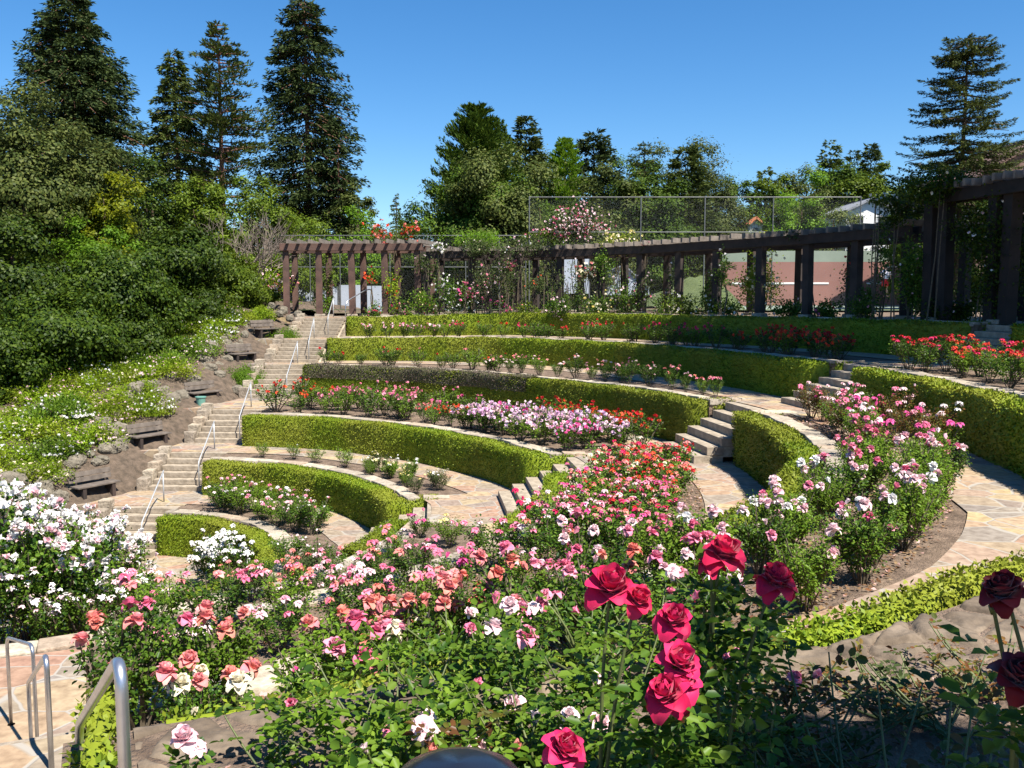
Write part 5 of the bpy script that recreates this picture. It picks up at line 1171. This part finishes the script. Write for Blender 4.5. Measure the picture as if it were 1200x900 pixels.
# ------------------------------------------------------------------ person on the court
def person(x, y, z):
    root = empty('person', (x, y, z)); tag(root, 'person in a white top and red shorts standing on the court', 'person')
    J = dict(pelvis=(0, 0, .95), chest=(0, .01, 1.3), neck=(0, .0, 1.46), head=(0, -.01, 1.56), top=(0, 0, 1.68), sl=(-.18, 0, 1.40), el=(-.26, .03, 1.13), hl=(-.22, -.12, .93), sr=(.18, 0, 1.40), er=(.27, 0, 1.13), hr=(.25, -.1, .92), kl=(-.11, -.03, .5), al=(-.12, .03, .09), tl=(-.13, -.14, .04), kr=(.11, .02, .5), ar=(.13, .08, .09), tr=(.14, -.09, .04), pl=(-.09, 0, .88), pr=(.09, 0, .88))
    rad = dict(pelvis=.135, chest=.15, neck=.055, head=.09, top=.075, sl=.06, el=.042, hl=.03, sr=.06, er=.042, hr=.03, kl=.06, al=.04, tl=.03, kr=.06, ar=.04, tr=.03, pl=.09, pr=.09)
    ks = list(J); me = bpy.data.meshes.new('person'); E_ = [('pelvis', 'chest'), ('chest', 'neck'), ('neck', 'head'), ('head', 'top'), ('chest', 'sl'), ('sl', 'el'), ('el', 'hl'), ('chest', 'sr'), ('sr', 'er'), ('er', 'hr'), ('pelvis', 'pl'), ('pl', 'kl'), ('kl', 'al'), ('al', 'tl'), ('pelvis', 'pr'), ('pr', 'kr'), ('kr', 'ar'), ('ar', 'tr')]
    me.from_pydata([J[k] for k in ks], [(ks.index(a), ks.index(b_)) for a, b_ in E_], []); me.materials.append(M['skin']); o = link('body', me, None, root)
    md = o.modifiers.new('skin', 'SKIN'); sv = me.skin_vertices[0].data
    for i, k in enumerate(ks): sv[i].radius = (rad[k], rad[k] * .85)
    sv[0].use_root = True; ss = o.modifiers.new('sub', 'SUBSURF'); ss.levels = ss.render_levels = 2
    mb = MB(); mb.tube([(0, 0, .93), (0, 0, 1.05), (0, .01, 1.25), (0, 0, 1.42), (0, 0, 1.47)], [.16, .15, .19, .19, .07], 14); mb.tube([(-.16, 0, 1.40), (-.245, .02, 1.2)], [.085, .065], 10); mb.tube([(.16, 0, 1.40), (.255, 0, 1.2)], [.085, .065], 10); mb.build('shirt', M['shirt'], root, smooth=True)
    mb = MB(); mb.tube([(0, 0, .84), (0, 0, .97)], [.165, .16], 14); mb.tube([(-.09, 0, .9), (-.11, -.02, .58)], [.11, .10], 12); mb.tube([(.09, 0, .9), (.115, .01, .58)], [.11, .10], 12); mb.build('shorts', M['shorts'], root, smooth=True)
    b = bmesh.new(); bmesh.ops.create_uvsphere(b, u_segments=14, v_segments=10, radius=.11, matrix=Matrix.Translation((0, .02, 1.62))); me = bpy.data.meshes.new('hair'); b.to_mesh(me); b.free(); link('hair', me, M['hair'], root)
Y = 49.5; person(gx(1035, Y), Y, gz(348, Y))

# ------------------------------------------------------------------ the bed at the photographer's feet
def plant(px, py, Y, label, blooms, colr, zg=None, size=.085, nl=260, L=.037, leaf='rose_leaf', cat='rose bush', spread=.22, hb=None, nst=5, kind='tea', name='rose_bush'):
    """one bush with its own long-stemmed blooms; px,py,Y = its foot"""
    zg = Z[5] if zg is None else zg; bx, by = gx(px, Y), Y; root = empty(name, (bx, by, zg)); tag(root, label, cat, 'roses in the nearest bed' if name == 'rose_bush' else 'weeds by the wall')
    mb = MB(); src = []; tips = []
    for (qx, qy, qY, kd, sz) in blooms:
        p = atY(qx, qy, qY) - np.array([bx, by, zg]); b0 = np.array([random.uniform(-.05, .05), random.uniform(-.05, .05), 0]); m = np.array([p[0] * .3 + random.uniform(-.14, .14), p[1] * .3 + random.uniform(-.08, .08), p[2] * .6])
        pts = [b0 * (1 - t) ** 2 + 2 * m * t * (1 - t) + p * t * t for t in np.linspace(0, 1, 9)]; mb.tube(pts, list(np.linspace(.0065, .0032, 9)), 7, False); src += pts[2:7] * 5 + pts[6:8] * 5; tips.append((p, kd, sz, pts[-1] - pts[-2]))
    hb = (hb or .6) * .78
    for i in range(nst):
        a = random.uniform(0, 6.28); e = np.array([math.cos(a) * spread, math.sin(a) * spread, hb * random.uniform(.6, 1)]); m = np.array([e[0] * .7, e[1] * .7, e[2] * .5]); b0 = np.zeros(3)
        pts = [b0 * (1 - t) ** 2 + 2 * m * t * (1 - t) + e * t * t for t in np.linspace(0, 1, 9)]; mb.tube(pts, list(np.linspace(.006, .0025, 9)), 6, False); src += pts[2:] * 2
    mb.build('stem', M['stem'], root, smooth=True); src = np.array(src)
    # compound leaves: a stalk direction with five leaflets
    nl = int(nl * 1.9); ng = nl // 5; b0 = src[rng.integers(0, len(src), ng)]; a = unit(rng.normal(size=(ng, 3)) * [1, 1, .35] + [0, 0, .15]); Lr = L * rng.uniform(.75, 1.25, ng); P = []; A = []; N_ = []; S_2 = []
    up = unit(rng.normal(size=(ng, 3)) * .35 + [0, 0, 1]); sd = unit(np.cross(a, up))
    for (t, s) in ((.8, 0), (.55, 1), (.55, -1), (1.25, 1), (1.25, -1)):
        base = b0 + a * (Lr * (2.0 if s == 0 else t * 1.3))[:, None]
        P.append(base); A.append(a * (1 if s == 0 else .35) + sd * s); N_.append(up + rng.normal(size=(ng, 3)) * .15); S_2.append(Lr * (1.1 if s == 0 else .85))
    P = np.concatenate(P); A = np.concatenate(A); N_ = np.concatenate(N_); S_2 = np.concatenate(S_2); P[:, 2] = np.maximum(P[:, 2], .03)
    v, f = leaves(P, A, N_, S_2, S_2 * .62, True); link('foliage', npmesh('foliage', v, f, M[leaf]), None, root)
    for p, kd, sz, dr in tips:
        o = link('bloom', bloom(kd, random.choice(colr)), None, root, p - np.array([0, 0, sz * .15])); o.scale = (sz, sz, sz); q = Vector(dr).normalized() + Vector((random.uniform(-.25, .35), random.uniform(-.75, -.2), .3)); o.rotation_euler = q.to_track_quat('Z', 'Y').to_euler(); o.rotation_euler.rotate_axis('Z', random.uniform(0, 6))
        sp = MB(); sp.tube([(0, 0, -.32), (0, 0, -.12), (0, 0, .02)], [.03, .10, .13], 10)
        sme = sp.mesh('sepals', M['stem'], smooth=True); link('sepals', sme, None, o)
T_ = 'tea'
plant(735, 905, 1.95, 'crimson rose bush whose large bloom stands above the bed centre', [(716, 684, 1.95, T_, .115), (746, 700, 1.93, T_, .075)], ['crimson', 'rosered'], nl=220, hb=.5)
plant(800, 915, 1.95, 'crimson rose bush carrying a column of four heavy blooms', [(789, 722, 1.9, T_, .085), (796, 772, 1.85, T_, .098), (783, 808, 1.8, T_, .10), (800, 795, 1.84, T_, .08)], ['crimson', 'rosered'], nl=420, hb=.62)
plant(870, 910, 2.1, 'red rose bush with two open blooms on tall stems at right', [(847, 646, 2.1, T_, .108), (909, 679, 2.05, T_, .105), (833, 657, 2.1, 'open', .07)], ['rosered', 'crimson'], nl=700, hb=.75, nst=8)
plant(668, 935, 1.9, 'crimson rose bush with one bloom low at the bottom edge', [(660, 874, 1.75, T_, .095)], ['crimson'], nl=140, hb=.35)
plant(940, 905, 1.9, 'shaded leafy rose bush right of the tall red roses', [], ['red'], nl=750, hb=.62, nst=9, spread=.35)
plant(870, 930, 1.75, 'dark leafy rose bush at the bottom edge under the red roses', [], ['red'], nl=800, hb=.5, nst=9, spread=.32)
plant(1215, 905, 1.55, 'rose bush at the right edge with red blooms toned dark for shade', [(1178, 690, 1.5, T_, .085), (1190, 788, 1.4, T_, .08), (1163, 706, 1.5, 'bud', .05)], ['shaded_red'], nl=260, hb=.62, nst=5)
plant(1120, 900, 1.9, 'thin twiggy rose bush in front of the stone wall top', [], ['red'], nl=240, hb=.78, nst=16, spread=.45, leaf='dull_leaf')
plant(1030, 900, 2.4, 'twiggy rose bush casting thin shadows on the stone wall top', [], ['red'], nl=200, hb=.7, nst=14, spread=.42, leaf='rose_leaf_red')
plant(1010, 900, 1.9, 'small dark rose bush in the shaded corner', [], ['red'], nl=420, hb=.38, nst=7, spread=.3)
plant(600, 915, 2.9, 'pink rose bush with a round bloom at the bottom centre', [(603, 822, 2.9, T_, .082), (561, 873, 2.6, T_, .07), (617, 743, 3.1, T_, .085), (577, 733, 3.2, T_, .08)], ['palepink', 'pink'], nl=620, hb=.62, nst=9, spread=.4)
plant(455, 900, 2.9, 'leafy rose bush with a tall pink bud at lower centre', [(344, 821, 2.7, 'bud', .075), (553, 801, 3.0, 'bud', .075), (457, 853, 2.8, 'open', .05)], ['palepink', 'pink'], nl=560, hb=.48, nst=9, spread=.42, leaf='rose_leaf_light')
plant(350, 915, 2.6, 'spreading leafy rose bush left of the bottom centre', [(343, 787, 3.1, 'bud', .05)], ['magenta'], nl=420, hb=.34, nst=10, spread=.42, leaf='rose_leaf')
plant(215, 945, 2.3, 'low rose bush with one pale pink bloom before the coping', [(216, 862, 2.3, T_, .075), (232, 873, 2.3, 'open', .05)], ['palepink'], nl=80, hb=.2, nst=3)
plant(515, 905, 2.3, 'green rose bush just behind the dark post head', [], ['pink'], nl=620, hb=.42, nst=9, spread=.36, leaf='rose_leaf')
plant(410, 930, 2.2, 'broad leaved rose bush at the bottom edge', [], ['pink'], nl=620, hb=.42, nst=9, spread=.36, leaf='rose_leaf_light')
plant(700, 900, 2.8, 'green rose bush filling the bed under the crimson roses', [(700, 790, 2.9, 'open', .05)], ['palepink'], nl=720, hb=.62, nst=9, spread=.42, leaf='rose_leaf_light')
plant(640, 900, 2.4, 'reddish leaved rose bush near the bottom centre', [], ['pink'], nl=300, hb=.5, nst=6, spread=.3, leaf='rose_leaf_red')
plant(760, 900, 2.8, 'leafy rose bush behind the column of crimson blooms', [(735, 785, 3.0, 'bud', .05)], ['pink'], nl=520, hb=.7, nst=8, spread=.4, leaf='rose_leaf')

FB = [(530, 3.5, .34, 'rose_leaf', 'pink'), (610, 3.6, .36, 'rose_leaf_light', 'palepink'),
      (690, 3.7, .38, 'rose_leaf', 'pink'), (765, 3.75, .38, 'rose_leaf_light', 'pink'), (840, 3.8, .42, 'rose_leaf', 'palepink'), (480, 2.6, .36, 'rose_leaf_light', 'palepink'), (560, 2.5, .34, 'rose_leaf', 'coral'), (660, 2.6, .42, 'rose_leaf_light', 'palepink'), (905, 3.1, .36, 'rose_leaf_red', 'pink')]
for i, (px, Y, h, lf, cc) in enumerate(FB):
    x = gx(px, Y); bl = []
    for q in range(random.randint(3, 6)):
        bx = px + random.uniform(-60, 60); bl.append((bx, 350 - (Z[5] + h * random.uniform(.9, 1.2)) / Y * F + 8, Y + random.uniform(-.15, .15), random.choice(['tea', 'tea', 'bud', 'open']), random.uniform(.05, .085)))
    plant(px, 900, Y, f'low bright leaved rose bush along the coping, {ordn(i)} of the low row' if i < 5 else f'low leafy rose bush with few blooms in the nearest bed, {ordn(i - 5)} of four', bl, [cc], nl=230, hb=h / .86, nst=9, spread=.34, leaf=lf, L=.036)
# weeds and twigs at the shaded foot of the wall
for i, (px, Y) in enumerate([(980, 3.0), (1060, 3.3), (1130, 3.2), (1190, 3.5), (1020, 2.6), (1100, 2.6)]):
    plant(px, 900, Y, f'scraggly low weed at the foot of the stone wall top, {ordn(i)} of six', [], ['red'], nl=170, hb=.3, nst=14, spread=.3, leaf=['dull_leaf', 'rose_leaf_red'][i % 2], L=.03, cat='weed', name='weed')

# fallen leaves, petals and clods on the near bed
n = 5200; th = rng.uniform(-64, -36, n); rr = np.array([float(rk(5, t)) for t in th]) + rng.uniform(.45, 3.6, n)
P = np.stack([C0[0] + rr * np.cos(np.radians(th)), C0[1] + rr * np.sin(np.radians(th)), np.full(n, Z[5] + .012)], 1)
v, f = leaves(P, unit(rng.normal(size=(n, 3)) * [1, 1, .15]), unit(rng.normal(size=(n, 3)) * .4 + [0, 0, 1]), rng.uniform(.015, .045, n), rng.uniform(.012, .025, n))
parts_ = [(v, f)]
for k, cnt_, wd_ in ((4, 6000, 1.75), (3, 5000, 2.6)):
    th = rng.uniform(-62, 2, cnt_); rr = np.array([float(rk(k, t)) for t in th]) + rng.uniform(.4, wd_, cnt_)
    P = np.stack([C0[0] + rr * np.cos(np.radians(th)), C0[1] + rr * np.sin(np.radians(th)), np.full(cnt_, Z[k] + .03)], 1)
    parts_.append(leaves(P, unit(rng.normal(size=(cnt_, 3)) * [1, 1, .2]), unit(rng.normal(size=(cnt_, 3)) * .4 + [0, 0, 1]), rng.uniform(.03, .07, cnt_), rng.uniform(.02, .045, cnt_)))
v, f = join(parts_)
M['litter'] = leafmat('dry_leaf_litter', [(.10, .05, .025), (.20, .12, .06), (.30, .22, .13), (.16, .07, .03), (.62, .40, .38)], .1, .8, .1)
tag(link('leaf_litter', npmesh('leaf_litter', v, f, M['litter'])), 'dry leaves and fallen petals lying on the soil of the beds', 'leaf litter', kind='stuff')
